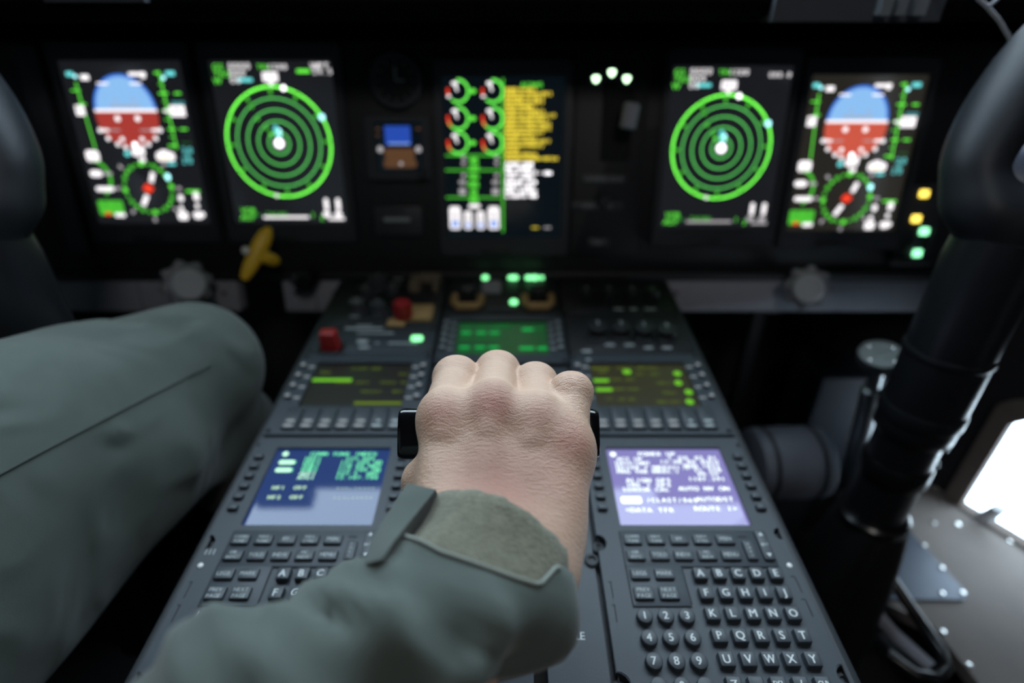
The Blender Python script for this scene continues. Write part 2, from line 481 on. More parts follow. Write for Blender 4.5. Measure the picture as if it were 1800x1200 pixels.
    for k in range(8):
        a = math.radians(k * 45 + (0 if k % 2 == 0 else 3))
        g.line(p[0] + 38 * math.cos(a), p[1] + 38 * math.sin(a), p[0] + 44 * math.cos(a), p[1] + 44 * math.sin(a), 4, 'wd')
    a, b = q(269, 303), q(266, 320); g.line(a[0], a[1], b[0] , b[1], 6, 'w')
    a, b = q(259, 343), q(252, 361); g.line(a[0], a[1], b[0], b[1], 6, 'w')
    g.disc(p[0], p[1], 7, 'R'); g.rect(p[0], p[1], 17, 5, 'R')
    a = q(295, 311); g.rect(a[0], a[1], 9, 10, 'C', 3)
    g.put('heading_compass', sc)
    # lower row
    g = Gfx()
    p = q(197, 365); g.rect(p[0] - 1, p[1], 36, 21, 'gm', 2); g.rect(p[0] - 8, p[1] + 5, 8, 3, 'gd'); g.rect(p[0] + 8, p[1] + 5, 8, 3, 'gd')
    a = q(191, 377); g.rect(a[0], a[1] + 1, 10, 6, 'R'); a = q(212, 379); g.rect(a[0], a[1] + 1, 16, 7, 'w')
    g.put('mode_box', sc); g = Gfx()
    p = q(339, 336); g.rect(p[0], p[1], 21, 4.4, 'g')
    for (x, y, w, h) in ((318, 348, 9, 11), (345, 345, 10, 13), (319, 366, 8, 8), (347, 362, 8, 8), (322, 379, 16, 13), (350, 377, 18, 9), (349, 381, 13, 7)):
        a = q(x, y); g.rect(a[0], a[1], w, h, 'w', 3)
    g.put('status_readouts', sc)

COLS['ro'] = ((0.62, 0.10, 0.06), 1.0)
t, sc = display('far left lit cockpit display with dim red and blue attitude ball', -490, 170, 154, 200, 176, 246, SB); flight_symbols(sc, False)
t, sc = display('far right lit cockpit display with bright orange-red and blue attitude ball', 451, 157, 148, 194, 170, 240, SBR); flight_symbols(sc, True)

# -- navigation displays with the range rings
LC2 = (-302.0, 170.0)
def q2(x, y):
    a = pn(x, y); return a[0] - LC2[0], a[1] - LC2[1]
def nav_symbols(sc, right):
    dim = 'w' if not right else 'wd'
    g = Gfx(); cx, cy, R = -2.5, 3.0, 67.5
    if right: R = 64.0
    g.ring(cx, cy, R, 2.0, 'G', k=96)
    for rr in (.8, .6, .4, .2): g.ring(cx, cy, rr * R, 1.3, 'gr', k=96)
    for k in range(12):
        a = math.radians(90 + 30 * k + 2)
        g.line(cx + (R - 9) * math.cos(a), cy + (R - 9) * math.sin(a), cx + R * math.cos(a), cy + R * math.sin(a), 3.6, 'gm')
    for k in range(72):
        a = math.radians(5 * k); g.line(cx + (R - 3) * math.cos(a), cy + (R - 3) * math.sin(a), cx + R * math.cos(a), cy + R * math.sin(a), .9, 'gm')
    for (dx, dy) in ((-28, 43), (-23, 29), (-13, 18)): g.disc(cx + dx * R / 65.5, cy + dy * R / 65.5, 3.6, 'gm')
    g.put('range_rings', sc)
    g = Gfx(); g.rect(cx + 1, cy + 13, 10, 12, 'C', 4); g.rect(cx - 2, cy + 18, 8, 10, 'c', 3); g.rect(cx, cy + 7, 6, 12, 'c', 2); g.disc(cx, cy, 7.0, 'W'); g.put('own_ship_symbol', sc)
    g = Gfx(); g.disc(cx - 9, cy + 11, 3.5, 'g'); g.put('course_dot', sc)
    for a, r_, n in ((28, 5, 'C'), (77, 4.4, 'W'), (-101, 3.6, 'w')):
        g = Gfx(); a = math.radians(a); g.z += .3; g.disc(cx + R * math.cos(a), cy + R * math.sin(a), r_, n); g.put('bearing_marker', sc)
    g = Gfx(); g.rect(cx, cy + R + 11, 22, 13, 'w', 2); g.poly([(cx - 4, cy + R + 6.5), (cx + 4, cy + R + 6.5), (cx, cy + R - 1)], 'w')
    g.txt('351', cx, cy + R + 11, 8, 'wd' if not right else 'k', mono=.66); g.put('heading_box', sc)
    g = Gfx()
    for k, s_ in enumerate(('GS', 'TAS', 'W')): g.txt(s_, -73, 93 - 8 * k, 10, 'g', 'l', .72)
    for k, s_ in enumerate(('0000', '000', '00')): g.txt(s_, -54, 94 - 8 * k, 10, 'w', 'l', .72)
    g.put('top_readouts', sc); g = Gfx(); g.rect(-35, 78, 22, 6, 'c'); g.put('data_box', sc); g = Gfx()
    g.txt('TRU', -9, 93, 8, 'g'); g.txt('1200', 8, 93, 9, 'w')
    if not right: g.rect(40, 88, 19, 6, 'g'); g.txt('WPT', 62, 94, 10, 'w'); g.txt('24.5', 64, 88, 9, 'w')
    else: g.txt('000.0', 60, 90, 8, 'w')
    g.put('mode_readouts', sc)
    g = Gfx()
    g.txt('VOR', -57, -83, 10, 'g'); g.txt('ADF', -59, -92, 10, 'g'); g.rect(-48, -89, 16, 5, 'gd')
    g.line(-38, -92, 24, -92, 3.2, dim); g.txt('TACAN', -20, -88, 8, 'gm'); g.txt('1', 30, -89, 9, 'g'); g.txt('2', 42, -93, 9, 'g')
    for x in (50, 66): g.rect(x, -75, 8, 18, 'w', 4); g.rect(x - 1, -88, 12, 9, dim, 3)
    g.rect(62, -94, 24, 5, dim)
    g.put('bottom_readouts', sc)
t, sc = display('left lit cockpit display of green range rings beside the standby instrument', -302, 170, 154, 200, 176, 246, SB); nav_symbols(sc, False)
t, sc = display('right lit cockpit display of green range rings beside the gear panel', 277, 164, 152, 200, 170, 246, SB); nav_symbols(sc, True)

# -- engine display
LC3 = (-11.0, 151.0)
def q3(x, y):
    a = pn(x, y); return a[0] - LC3[0], a[1] - LC3[1]
t, sc = display('central lit cockpit display of engine dials and yellow message list', -11, 151, 156, 202, 176, 246, SE)
g = Gfx()
for row, y in enumerate((160, 208, 251)):
    for col, x in enumerate((804, 865)):
        p = q3(x + 1, y); R = 13
        g.ring(p[0], p[1], R, 2.6, 'G2', -130, 95)
        g.line(p[0] - 3, p[1] + 7, p[0] - 1, p[1], 2.6, 'w'); g.rect(p[0] - 4, p[1] + 9, 10, 6, 'w', 2)
        g.ring(p[0], p[1], R, 3, 'R', 165, 200)
        if row: g.ring(p[0], p[1], R, 3, 'o', 200, 225)
        else: g.rect(p[0] - 12, p[1] - 6, 7, 5, 'w')
    p = q3(831, y); g.rect(p[0], p[1], 10, 7, 'g', 3)
    g.rect(p[0] - 6, p[1], 6, 2, 'gm')
g.put('engine_dials', sc)
g = Gfx()
a, b = q3(884, 138), q3(884, 408); g.line(a[0], a[1], b[0], b[1], 2.6, 'gm'); g.line(a[0], a[1] - 20, a[0], a[1] - 90, 2.4, 'gm')
for y in (273, 299, 347):
    a, b = q3(783, y), q3(881, y); g.line(a[0], a[1], b[0], a[1], 2.2, 'gm')
for k, y in enumerate((282, 296, 310, 324, 338, 350)):
    p = q3(833, y); g.rect(p[0], p[1], 14 if k % 2 else 11, 10, 'gm', 2); g.txt(('NG', 'ITT', 'PSI', 'OIL', 'FF', 'KG')[k], p[0], p[1], 8, 'g')
for x in (815, 873):
    for y in (277, 287, 308, 320, 334, 339):
        p = q3(x - (2 if y > 315 else 0), y); g.rect(p[0], p[1], 8 if y < 315 else 12, 6.4, 'wd', 2.5)
g.put('dial_grid', sc)
g = Gfx()
for k, (x, w, h) in enumerate(((800, 17, 32), (823, 13, 26), (845, 13, 26), (868, 17, 32))):
    p = q3(x, 383 if h > 30 else 387); g.rect(p[0], p[1], w, h, 'w', 3); g.rect(p[0], p[1] + 3, 4.6, h * .5, 'k', .4); g.rect(p[0], p[1] - h * .25, w * .7, h * .34, 'lb', 2)
p = q3(834, 362); g.rect(p[0], p[1], 18, 7, 'w', 3)
g.put('quantity_bars', sc)
g = Gfx()
p = q3(935, 149); g.txt('ACAWS', p[0], p[1], 8, 'g')
rows = ['ENG 1 OIL', 'ENG 2 OIL PRS', 'BLEED 1 OFF', 'BLEED 2 OFF', 'APU DOOR', 'HYD 1 PRESS', 'HYD 2 PRESS LO', 'AUX PUMP OFF', 'GEN 1 OFF BUS', 'GEN 2 OFF BUS', 'WINDSHLD AI', 'PROP 1 AI', 'FUEL PUMP OFF', 'CABIN PRESS', 'DOOR', 'RAMP OPEN', 'CARGO DOOR OPEN']
for k, s_ in enumerate(rows):
    p = q3(888, 157 + k * 7.6); g.txt(s_, p[0], p[1], 6.4, 'Y', 'l', .72, .25)
    if k not in (14,): g.line(p[0], p[1], p[0] + len(s_) * 3.9, p[1], 2.4, 'y')
for k, s_ in enumerate(['PARK BRK', 'NO SMOKE', 'SEAT BELT  ON', 'IFF STBY', 'RADAR STB', 'ANTI SKD', 'NAV READY', 'LIGHTS ON']):
    p = q3(888, 288 + k * 8); g.txt(s_, p[0], p[1], 6.4, 'W', 'l', .74, .3)
    g.line(p[0], p[1], p[0] + len(s_) * 4, p[1], 2.2, 'wd')
g.put('message_list', sc); g = Gfx()
p = q3(942, 400); g.rect(p[0] - 1, p[1], 12, 4, 'y'); p = q3(962, 400); g.rect(p[0], p[1], 12, 4, 'wd')
g.put('page_marks', sc)

# -- standby attitude instrument and the dark items around it
t = thing('standby_instrument', PAN @ T(*pn(702, 258)), 'small square standby instrument with a blue and brown screen', 'instrument')
mb = MB(); mb.plate(rrect(0, -2, 84, 78, 5), [rrect(0, 0, 60, 60, 1)], -6, 6); mb.build('bezel', M_bezel, t)
mb = MB(); mb.rbox(0, 0, 60, 60, .5, -5.9, 1); sc = mb.build('screen', SE, t)
g = Gfx(); g.z += 1
g.rect(-1, 14, 36, 25, 'db', 1); g.rect(0, 5, 30, 6, 'lbd' if False else 'db'); g.rect(0, -9, 42, 16, 'br', 3); g.rect(0, -21, 46, 12, 'br', 4)
for s_ in (-1, 1): g.disc(s_ * 25, -3, 5, 'tn' if False else 'wd'); g.rect(s_ * 26, 22, 8, 4, 'wq' if False else 'br')
g.rect(-27, 14, 7, 4, 'br'); g.disc(1, -21, 3.4, 'wd'); g.line(-14, 4, 14, 4, 2, 'lb')
g.put('horizon_symbol', sc)
mb = MB(); mb.lathe([(6, 4), (6, 14), (5, 15)], (30, -34, 0), n=14); mb.build('caging_knob', M_greyd, t)

t = thing('panel_clock', PAN @ T(*pn(696, 142)), 'round dark clock above the blue and brown standby instrument', 'clock')
mb = MB(); mb.lathe([(33, -6), (33, 3), (31, 5), (27, 5), (27, 2), (26, 2)], n=32); mb.build('case', M_bezel, t)
mb = MB(); mb.lathe([(26.6, 1), (26.6, 2.2)], n=32); mb.build('dial', M_black, t)
mb = MB()
for k in range(12):
    a = math.radians(30 * k); mb.box(-0.8 + 22 * math.cos(a), .8 + 22 * math.cos(a), 22 * math.sin(a) - .8, 22 * math.sin(a) + .8, 2.2, 2.5)
mb.build('hour_marks', M_legdim, t)
mb = MB(); mb.box(-1, 1, 0, 16, 2.6, 3); mb.box(0, 11, -1, 1, 3, 3.3); mb.build('hands', M_legdim, t)

t = thing('card_slot', PAN @ T(*pn(701, 388)), 'small dark slot plate with grey lettering below the standby instrument', 'slot plate')
mb = MB(); mb.rbox(0, 0, 66, 40, 3, -6, 2, 1); mb.build('plate', M_bezel, t)
mb = MB(); mb.rbox(-2, 2, 36, 5, 1, 1.9, 3.6, .5); mb.build('pull_tab', M_legdim, t)
mb = MB(); mb.rbox(0, 14, 18, 3, .5, 1.9, 2.5); mb.build('label_strip', M_greyd, t)

# -- landing gear panel
t = thing('landing_gear_panel', PAN @ T(*pn(1075, 190)), 'dark landing gear panel with three bright green down lights', 'control panel')
mb = MB(); mb.rbox(0, -60, 92, 262, 4, -6, 0, 1); mb.build('plate', M_panel, t)
GL = glow('gear_green', (0.62, 1.0, 0.60), 4.0, True)
GH = glow('gear_green_lens', (0.03, 0.42, 0.05), 1.0)
org = pn(1075, 190)
for (x, y) in ((1047, 139), (1075, 128), (1101, 139)):
    p = pn(x, y); a, b = p[0] - org[0], p[1] - org[1]
    m1 = MB(); m1.rbox(a, b, 19, 18, 3, 0, 2.5, .6); L = m1.build('gear_light', GH if False else M_bezel, t)
    m1 = MB(); o = [(a + 4.4 * math.cos(math.radians(k)) * (1 + .12 * math.cos(math.radians(3 * (k + 90)))), b + 4.2 * math.sin(math.radians(k)) * (1 + .12 * math.cos(math.radians(3 * (k + 90))))) for k in range(0, 360, 12)]
    m1.loft([[(x_, y_, 2.4) for x_, y_ in o], [(x_, y_, 3.2) for x_, y_ in o]]); m1.build('green_lens', GL, L)
p = pn(1090, 215); a, b = p[0] - org[0], p[1] - org[1]
m1 = MB(); m1.rbox(a - 4, b, 40, 96, 5, -.5, 1.5, .6); m1.build('lever_slot', M_hole, t)
m1 = MB(); m1.tube([(a + 4, b + 10, 0), (a + 4, b + 8, 34)], 5, 12); lv = m1.build('gear_lever', M_greyd, t)
m1 = MB(); m1.lathe([(7, -15), (10, -13), (10, 13), (7, 15)], (a + 4, b + 6, 40), axis=(0.15, 1, 0), n=20); m1.build('lever_wheel', M_bar, lv)
for (x, y, w, s_) in ((1062, 315, 60, 'LANDING GEAR'), (1050, 362, 70, 'EMER BRAKE'), (1052, 426, 30, 'TEST')):
    p = pn(x, y); m1 = MB(); m1.rbox(p[0] - org[0], p[1] - org[1], w, 12, 2, -.5, 1.2, .4); m1.text(s_, p[0] - org[0], p[1] - org[1], 7, 1.35, 1, sxx=1.0); m1.build('legend_plate', [M_bezel, M_legdim], t)
m1 = MB(); p = pn(1060, 352); m1.lathe([(9, 0), (9, 10), (7.5, 13)], (p[0] - org[0], p[1] - org[1], 0), n=18); m1.build('selector_knob', M_greyd, t)

# -- annunciator strip on the far right
org = pn(1615, 395)
t = thing('annunciator_strip', PAN @ T(*org), 'narrow strip of two yellow and two green lights on the right panel edge', 'annunciator')
mb = MB(); mb.rbox(0, 0, 52, 108, 4, -6, 2, 1); mb.build('plate', M_bezel, t)
for (x, y, n, c) in ((1622, 340, 'yellow_light', (1.0, 0.72, 0.10)), (1608, 384, 'yellow_light', (1.0, 0.72, 0.10)), (1622, 406, 'green_light', (0.30, 1.0, 0.50)), (1610, 444, 'green_light', (0.30, 1.0, 0.50))):
    p = pn(x, y); m1 = MB(); m1.rbox(p[0] - org[0], p[1] - org[1], 12, 10, 2, 1.9, 4.5, 1); m1.build(n, glow('ann_' + n, c, 2.4), t)
for s_ in (-1, 1):
    m1 = MB(); m1.tube([(s_ * 13 - 2, -46, 2), (s_ * 13 + 4, -4, 10)], 1.6, 8); m1.build('guard_wire', M_greyd, t)
m1 = MB(); m1.rbox(-2, -50, 60, 12, 6, 1.9, 6, 2); m1.build('guard_base', M_greyd, t)

# -- grey rail below the panel (split by the pedestal) with star handwheels
def rail(u0, u1, label):
    c = (u0 + u1) / 2
    t = thing('knee_rail', PAN @ T(c, -34), label, 'rail', 'grey rails under the instrument panel')
    m1 = MB(); m1.rbox(0, -1, u1 - u0, 46, 4, -24, -3, 2); m1.build('rail_face', M_bar, t)
    m1 = MB(); m1.box(-.4, .4, -23, 21, -3.05, -2.6); m1.build('seam_line', M_greyd, t)
    for x in (-(u1 - u0) / 2 + 20, (u1 - u0) / 2 - 20):
        m1 = MB(); m1.lathe([(3, -3.1), (3, -1.5), (2, -1.2)], (x, 4, 0), n=12); m1.build('rail_screw', M_greyd, t)
rail(-678, -395, 'grey rail under the left flight display behind the knee')
rail(-330, -236, 'short dark grey rail left of the pedestal below the yellow lever')
rail(216, 620, 'long grey rail under the right displays crossed by the control column')

def handwheel(x, y, Z, r, label):
    c = cp(x, y, Z); ax = (EYE - c).normalized()
    up = Vector((0, 0, 1)); side = up.cross(ax).normalized(); vv = ax.cross(side)
    ax2 = (ax + side * 0.18 - vv * 0.10).normalized(); side = up.cross(ax2).normalized(); vv = ax2.cross(side)
    M = Matrix((( side.x, vv.x, ax2.x, c.x), (side.y, vv.y, ax2.y, c.y), (side.z, vv.z, ax2.z, c.z), (0, 0, 0, 1)))
    t = thing('star_handwheel', M, label, 'handwheel', 'star handwheels under the panel')
    star = lambda a: 1 + 0.10 * math.cos(8 * a)
    m1 = MB(); m1.lathe([(r * .5, -26), (r * .95, -25), (r, -22), (r, -13), (r * .95, -11), (r * .7, -9)], n=64, wob=star); m1.build('scalloped_rim', mat('knob_rim_grey', (0.22, 0.24, 0.28), .5), t)
    m1 = MB(); m1.lathe([(r * .68, -11), (r * .68, -1.5), (r * .62, 0), (r * .5, 0), (r * .48, -1.2), (.5, -1.2)], n=32); m1.build('hub_cap', M_knob, t)
    m1 = MB(); m1.lathe([(7, -70), (7, -24)], n=12); m1.build('shaft', M_greyd, t)
handwheel(333, 500, 0.70, 29, 'grey star handwheel at the left rail beside the pilot knee')
handwheel(1422, 508, 0.72, 28, 'grey star handwheel on the right rail')

# dark sleeves beside the handwheels
t = thing('pedal_adjust_housing', Matrix.Translation(cp(1362, 520, 0.80)), 'black housing left of the right star handwheel', 'housing')
m1 = MB(); m1.lathe([(26, -60), (28, -55), (28, 0), (24, 4)], axis=(0, -1, 0.1), n=20); m1.build('housing_body', M_rubber, t)
m1 = MB(); m1.lathe([(29, -30), (31, -28), (31, -22), (29, -20)], axis=(0, -1, 0.1), n=20); m1.build('clamp_ring', M_black, t)
m1 = MB(); m1.box(-9, 9, 30, 48, -cp(1362, 520, 0.80).z / mm, 10); m1.build('support_post', M_black, t)

# -- yellow lever with a highlight modelled as a white ball
c = cp(451, 447, 0.69)
ax = (EYE - c).normalized(); side = Vector((0, 0, 1)).cross(ax).normalized(); vv = ax.cross(side)
M = Matrix(((side.x, vv.x, ax.x, c.x), (side.y, vv.y, ax.y, c.y), (side.z, vv.z, ax.z, c.z), (0, 0, 0, 1)))
t = thing('yellow_tee_handle', M, 'yellow tee handle with a white glint modelled as a ball in front of the left range rings', 'handle')
s_ = 0.69 / FPX * 1000
def hp(x, y): return ((x - 451) * s_, -(y - 447) * s_)
m1 = MB(); R = []
p0, p1 = hp(482, 404), hp(421, 486)
for k in range(9):
    f = k / 8; x, y = p0[0] + (p1[0] - p0[0]) * f, p0[1] + (p1[1] - p0[1]) * f
    w = [3.5, 8.5, 10, 10.5, 10, 9.5, 9, 7.5, 4.5][k]
    dx, dy = (p1[0] - p0[0]), (p1[1] - p0[1]); d = math.hypot(dx, dy); nx, ny = -dy / d, dx / d
    R.append([(x + nx * w * math.cos(a), y + ny * w * math.cos(a), 6.5 * math.sin(a) * w / 10) for a in [2 * math.pi * i / 16 for i in range(16)]])
m1.loft(R); m1.build('grip', M_yellow, t, angle=60)
a, b = hp(462, 452), hp(476, 462)
m1 = MB(); m1.tube([(a[0] - 6, a[1] + 2, -2), (a[0] + 2, a[1] - 2, -6), (b[0], b[1], -10), (b[0] + 2, b[1] - 1, -40)], [8, 8.5, 8, 7], 14); m1.build('stem', M_yellow, t, angle=60)
a = hp(436, 438); m1 = MB(); m1.sphere((a[0], a[1], 7), 5.4, 16); m1.build('white_glint', mat('glint_white', (0.9, 0.9, 0.88), 0.15), t)  # bright white paint stands in for the highlight on a polished cap
t = thing('panel_toggle', Matrix.Translation(cp(533, 497, .74)), 'small dark toggle with bright tips beside the yellow tee handle', 'switch')
m1 = MB(); m1.lathe([(14, -30), (14, 0), (12, 3)], axis=(0, -1, .2), n=18); m1.build('toggle_base', M_black, t)
for dx, dz in ((-8, 4), (-2, 12)):
    m1 = MB(); m1.tube([(dx, 0, dz), (dx - 2, -14, dz + 2)], [2, 3.4], 10); m1.build('toggle_tip', M_steel, t)
# ------------------------------------------------------------------ centre pedestal body
PW = -8.0        # pedestal rail surface lies 8 mm below the unit faces
t = thing('center_pedestal', PED @ T(-12, 0, PW), 'dark grey center pedestal running aft from the instrument panel', 'pedestal')
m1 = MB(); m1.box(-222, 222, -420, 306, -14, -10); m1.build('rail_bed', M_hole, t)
for s_ in (-1, 1):
    m1 = MB(); m1.rbox(s_ * 224, -57, 8, 726, 2, -60, 6, 2); m1.build('side_rail', M_greyd, t)
    m1 = MB(); m1.rbox(s_ * 75.5, -57, 6, 726, 1, -12, 0, .5); m1.build('inner_rail', M_greyd, t)
m1 = MB(); m1.add([(-220, -420, -14), (220, -420, -14), (220, 306, -14), (-220, 306, -14), (-200, -420, -520), (200, -420, -520), (200, 300, -590), (-200, 300, -590)],
                  [(0, 1, 2, 3), (7, 6, 5, 4), (1, 0, 4, 5), (2, 1, 5, 6), (3, 2, 6, 7), (0, 3, 7, 4)]); m1.build('pedestal_body', M_greyd, t)

SCL = screen_mat('screen_blue', (0.018, 0.045, 0.17), 1.0, 0.05)
SCR = screen_mat('screen_violet', (0.25, 0.23, 0.55), 1.0, 0.05)
SAM = screen_mat('screen_amber', (0.006, 0.005, 0.001), 1.0, 0.3)
SAR = screen_mat('screen_amber_lit', (0.022, 0.020, 0.004), 1.0, 0.3)
SGR = screen_mat('screen_green', (0.002, 0.050, 0.010), 1.0, 0.35)
COLS.update({'tg': ((0.16, 0.80, 0.36), 1.7), 'tp': ((0.50, 0.92, 0.62), 1.7), 'tw': ((0.85, 0.98, 0.90), 1.9), 'ty': ((0.55, 0.85, 0.50), 1.5),
             'ag': ((0.12, 0.42, 0.015), 1.3), 'ad': ((0.08, 0.12, 0.006), 1.5), 'gg': ((0.004, 0.35, 0.06), 1.2), 'gl': ((0.003, 0.12, 0.02), 1.0)})
def strip(mb, x, y, w, h, z0=-.2, z1=.15, mi=0, r=.3): mb.rbox(x, y, w, h, r, z0, z1, mi=mi)

def notched(w, h, notches):
    """Plate outline, top left at (0, 0), going down; half-round bites at the given edge places."""
    out = []
    def bite(cx, cy, r, a0, a1): return [(cx + r * math.cos(math.radians(a)), cy + r * math.sin(math.radians(a))) for a in np.linspace(a0, a1, 9)]
    out += [(1.5, -h), (w - 1.5, -h), (w, -h + 1.5)]
    for (e, y, r) in sorted([n for n in notches if n[0] == 'r'], key=lambda n: n[1]): out += bite(w, y, r, 270, 90)
    out += [(w, -1.5), (w - 1.5, 0), (1.5, 0), (0, -1.5)]
    for (e, y, r) in sorted([n for n in notches if n[0] == 'l'], key=lambda n: -n[1]): out += bite(0, y, r, 90, -90)
    out += [(0, -h + 1.5)]
    return out

def key(parent, name, x, y, w, h, z, lines, mi_leg=1, r=1.2, size=3.0, round_=False, bold=.06, mats=None, rot=False):
    m1 = MB()
    if round_: m1.lathe([(w / 2 + .5, 0), (w / 2 + .2, z - .8), (w / 2 - .1, z - .25), (w / 2 - .7, z)], (x, y, 0), n=24)
    else: m1.rbox(x, y, w + .6, h + .6, r, 0, z, .7, taper=.3, n=3)
    n = len(lines)
    for k, s_ in enumerate(lines):
        yy = y + (n - 1) * size * .6 - k * size * 1.2
        wid = sum((glyph(c)[3] - glyph(c)[2] + .1) if c != ' ' else .35 for c in s_) * size
        m1.text(s_, x, yy, size, z + .06, 1, bold=bold, sxx=min(1.0, (w - 2.2) / max(wid, .1)))
    return m1.build(name, mats or [M_key, M_legend], parent)

def cdu(u0, label, scr_mat, draw, bright_left):
    t = thing('control_display_unit', PED @ T(u0, 0, 0), label, 'control display unit', 'keyboard control display units on the pedestal')
    W, H = 143.5, 229.0
    nts = [('l', -112, 7), ('l', -212, 8), ('r', -104, 5.5), ('r', -206, 6.5), ('r', -10, 3), ('l', -10, 3)]
    m1 = MB(); m1.plate(notched(W, H, nts), [rrect(72, -54.6, 104, 84, 1)], -8, -.6)
    m1.plate([(x * .993 + .5, y * .995 - .5) for x, y in notched(W, H, nts)], [rrect(72, -54.6, 103.2, 83.2, 1)], -.62, 0)
    m1.rbox(74.5, -117, 112, 31, 1.2, -.1, .8, .4); m1.rbox(38.5, -147, 40, 30.5, 1.2, -.1, .8, .4)
    fp = m1.build('faceplate', M_grey, t)
    m1 = MB(); strip(m1, 95, -133.3, 72, 1.0, 0, .12); strip(m1, 58.9, -147, .8, 28, 0, .12); strip(m1, 38.5, -162.6, 41, .9, 0, .12); strip(m1, 18.2, -132, .8, 60, 0, .12)
    for y0 in (-141, -158): strip(m1, 138.4, y0 - 5, .7, 12, 0, .1); strip(m1, 137, y0 + 1.2, 3, .7, 0, .1); strip(m1, 5.5, y0 - 9, .7, 12, 0, .1); strip(m1, 5, y0 - 3, 2.5, .7, 0, .1)
    strip(m1, 111.5, -107.5, 7, 1, .8, .95)
    m1.build('gap_shade_and_grooves', M_hole, fp)  # dark strips draw gap shadows around the raised plates and engraved lines
    for (e, y, r) in nts:
        x = 0 if e == 'l' else W
        m1 = MB(); m1.lathe([(r * .75, -11), (r * .75, -5.5), (r * .6, -4.8), (r * .3, -4.8), (r * .3, -6)], (x + (1.5 if e == 'l' else -1.5), y, 0), n=18); m1.build('quarter_turn_fastener', M_greyd, t)
    m1 = MB(); m1.rbox(72, -54.6, 104, 84, .5, -7.5, -3.2); sc = m1.build('screen', scr_mat, t)
    draw(sc)
    for i in range(6):
        for x in (8.3, 136.2): key(t, 'line_select_key', x, -25.2 - 11.05 * i, 7.6, 5.4, 3.6, [])
    wn = [M_key, M_legdim]
    R1 = (['COMM', 'TUNE'], ['NAV', 'TUNE'], ['IFF'], ['NAV', 'CTRL'], ['MSN']); R2 = (['DIR', 'INTC'], ['TOLD'], ['INDX'], ['MC', 'INDX'], ['MENU'])
    for i in range(5):
        key(t, 'function_key', 27 + 17.6 * i, -110.6, 13.4, 8.4, 3.2, R1[i], mats=wn, size=3.4 if len(R1[i]) > 1 else 4.4)
        key(t, 'function_key', 27 + 17.6 * i, -124, 13.4, 8.4, 3.2, R2[i], mats=wn, size=3.4 if len(R2[i]) > 1 else 4.4)
    key(t, 'function_key', 27, -139, 13.4, 8.4, 3.2, ['LEGS'], mats=wn, size=4.4); key(t, 'function_key', 44.6, -139, 13.4, 8.4, 3.2, ['MARK'], mats=wn, size=4.4)
    key(t, 'function_key', 27, -153.6, 13.4, 9.4, 3.2, ['PREV', 'PAGE'], mats=wn, size=3.9); key(t, 'function_key', 44.6, -153.6, 13.4, 9.4, 3.2, ['NEXT', 'PAGE'], mats=wn, size=3.9)
    key(t, 'execute_key', 113, -120, 7.4, 16, 3.2, ['E', 'X', 'E', 'C'], mats=wn, size=2.7)
    m1 = MB(); m1.rbox(125.4, -115.6, 7.8, 25, 1.2, 0, 3.2, .7, n=3); m1.text('BRT', 125.4, -115.6, 3.0, 3.3, 1)
    m1.add([(123.6, -108, 3.3), (127.2, -108, 3.3), (125.4, -104.8, 3.3)], [(0, 1, 2)], 1); m1.add([(123.6, -123, 3.3), (125.4, -126.2, 3.3), (127.2, -123, 3.3)], [(0, 1, 2)], 1)
    m1.build('brightness_rocker', [M_key, M_legend], t)
    L = ['ABCDE', 'FGHIJ', 'KLMNO', 'PQRST', 'UVWXY']
    for r_, row in enumerate(L):
        for c_, ch in enumerate(row): key(t, 'letter_key', 70 + 13.5 * c_, -139.6 - 14.6 * r_, 9.2, 9.0, 4.6, [ch], size=7.4, r=1.0, bold=.12)
    for c_, s_ in enumerate((['Z'], [' '], ['DEL'], ['/'], ['CLR'])): key(t, 'letter_key', 70 + 13.5 * c_, -139.6 - 73, 9.2, 9.0, 4.6, s_, size=6.6 if len(s_[0]) < 2 else 5, r=1.0, bold=.12)
    for r_, row in enumerate((('1', '2', '3'), ('4', '5', '6'), ('7', '8', '9'), ('.', '0', '-'))):
        for c_, ch in enumerate(row): key(t, 'digit_key', 24.2 + 14.1 * c_, -170.3 - 14.4 * r_, 10.2, 10.2, 4.6, [ch], size=7.2, round_=True, bold=.12)
    m1 = MB(); m1.lathe([(1.9, 0), (1.9, .5), (1.3, .9)], (5.5 if bright_left else 138.2, -131, 0), n=14); m1.build('light_sensor', M_white, t)
    if bright_left:
        m1 = MB()
        for k in range(3): m1.box(4 + 3 * k, 4.9 + 3 * k, -122, -117.5, 0, .15)
        m1.build('index_marks', M_legdim, t)
    return t

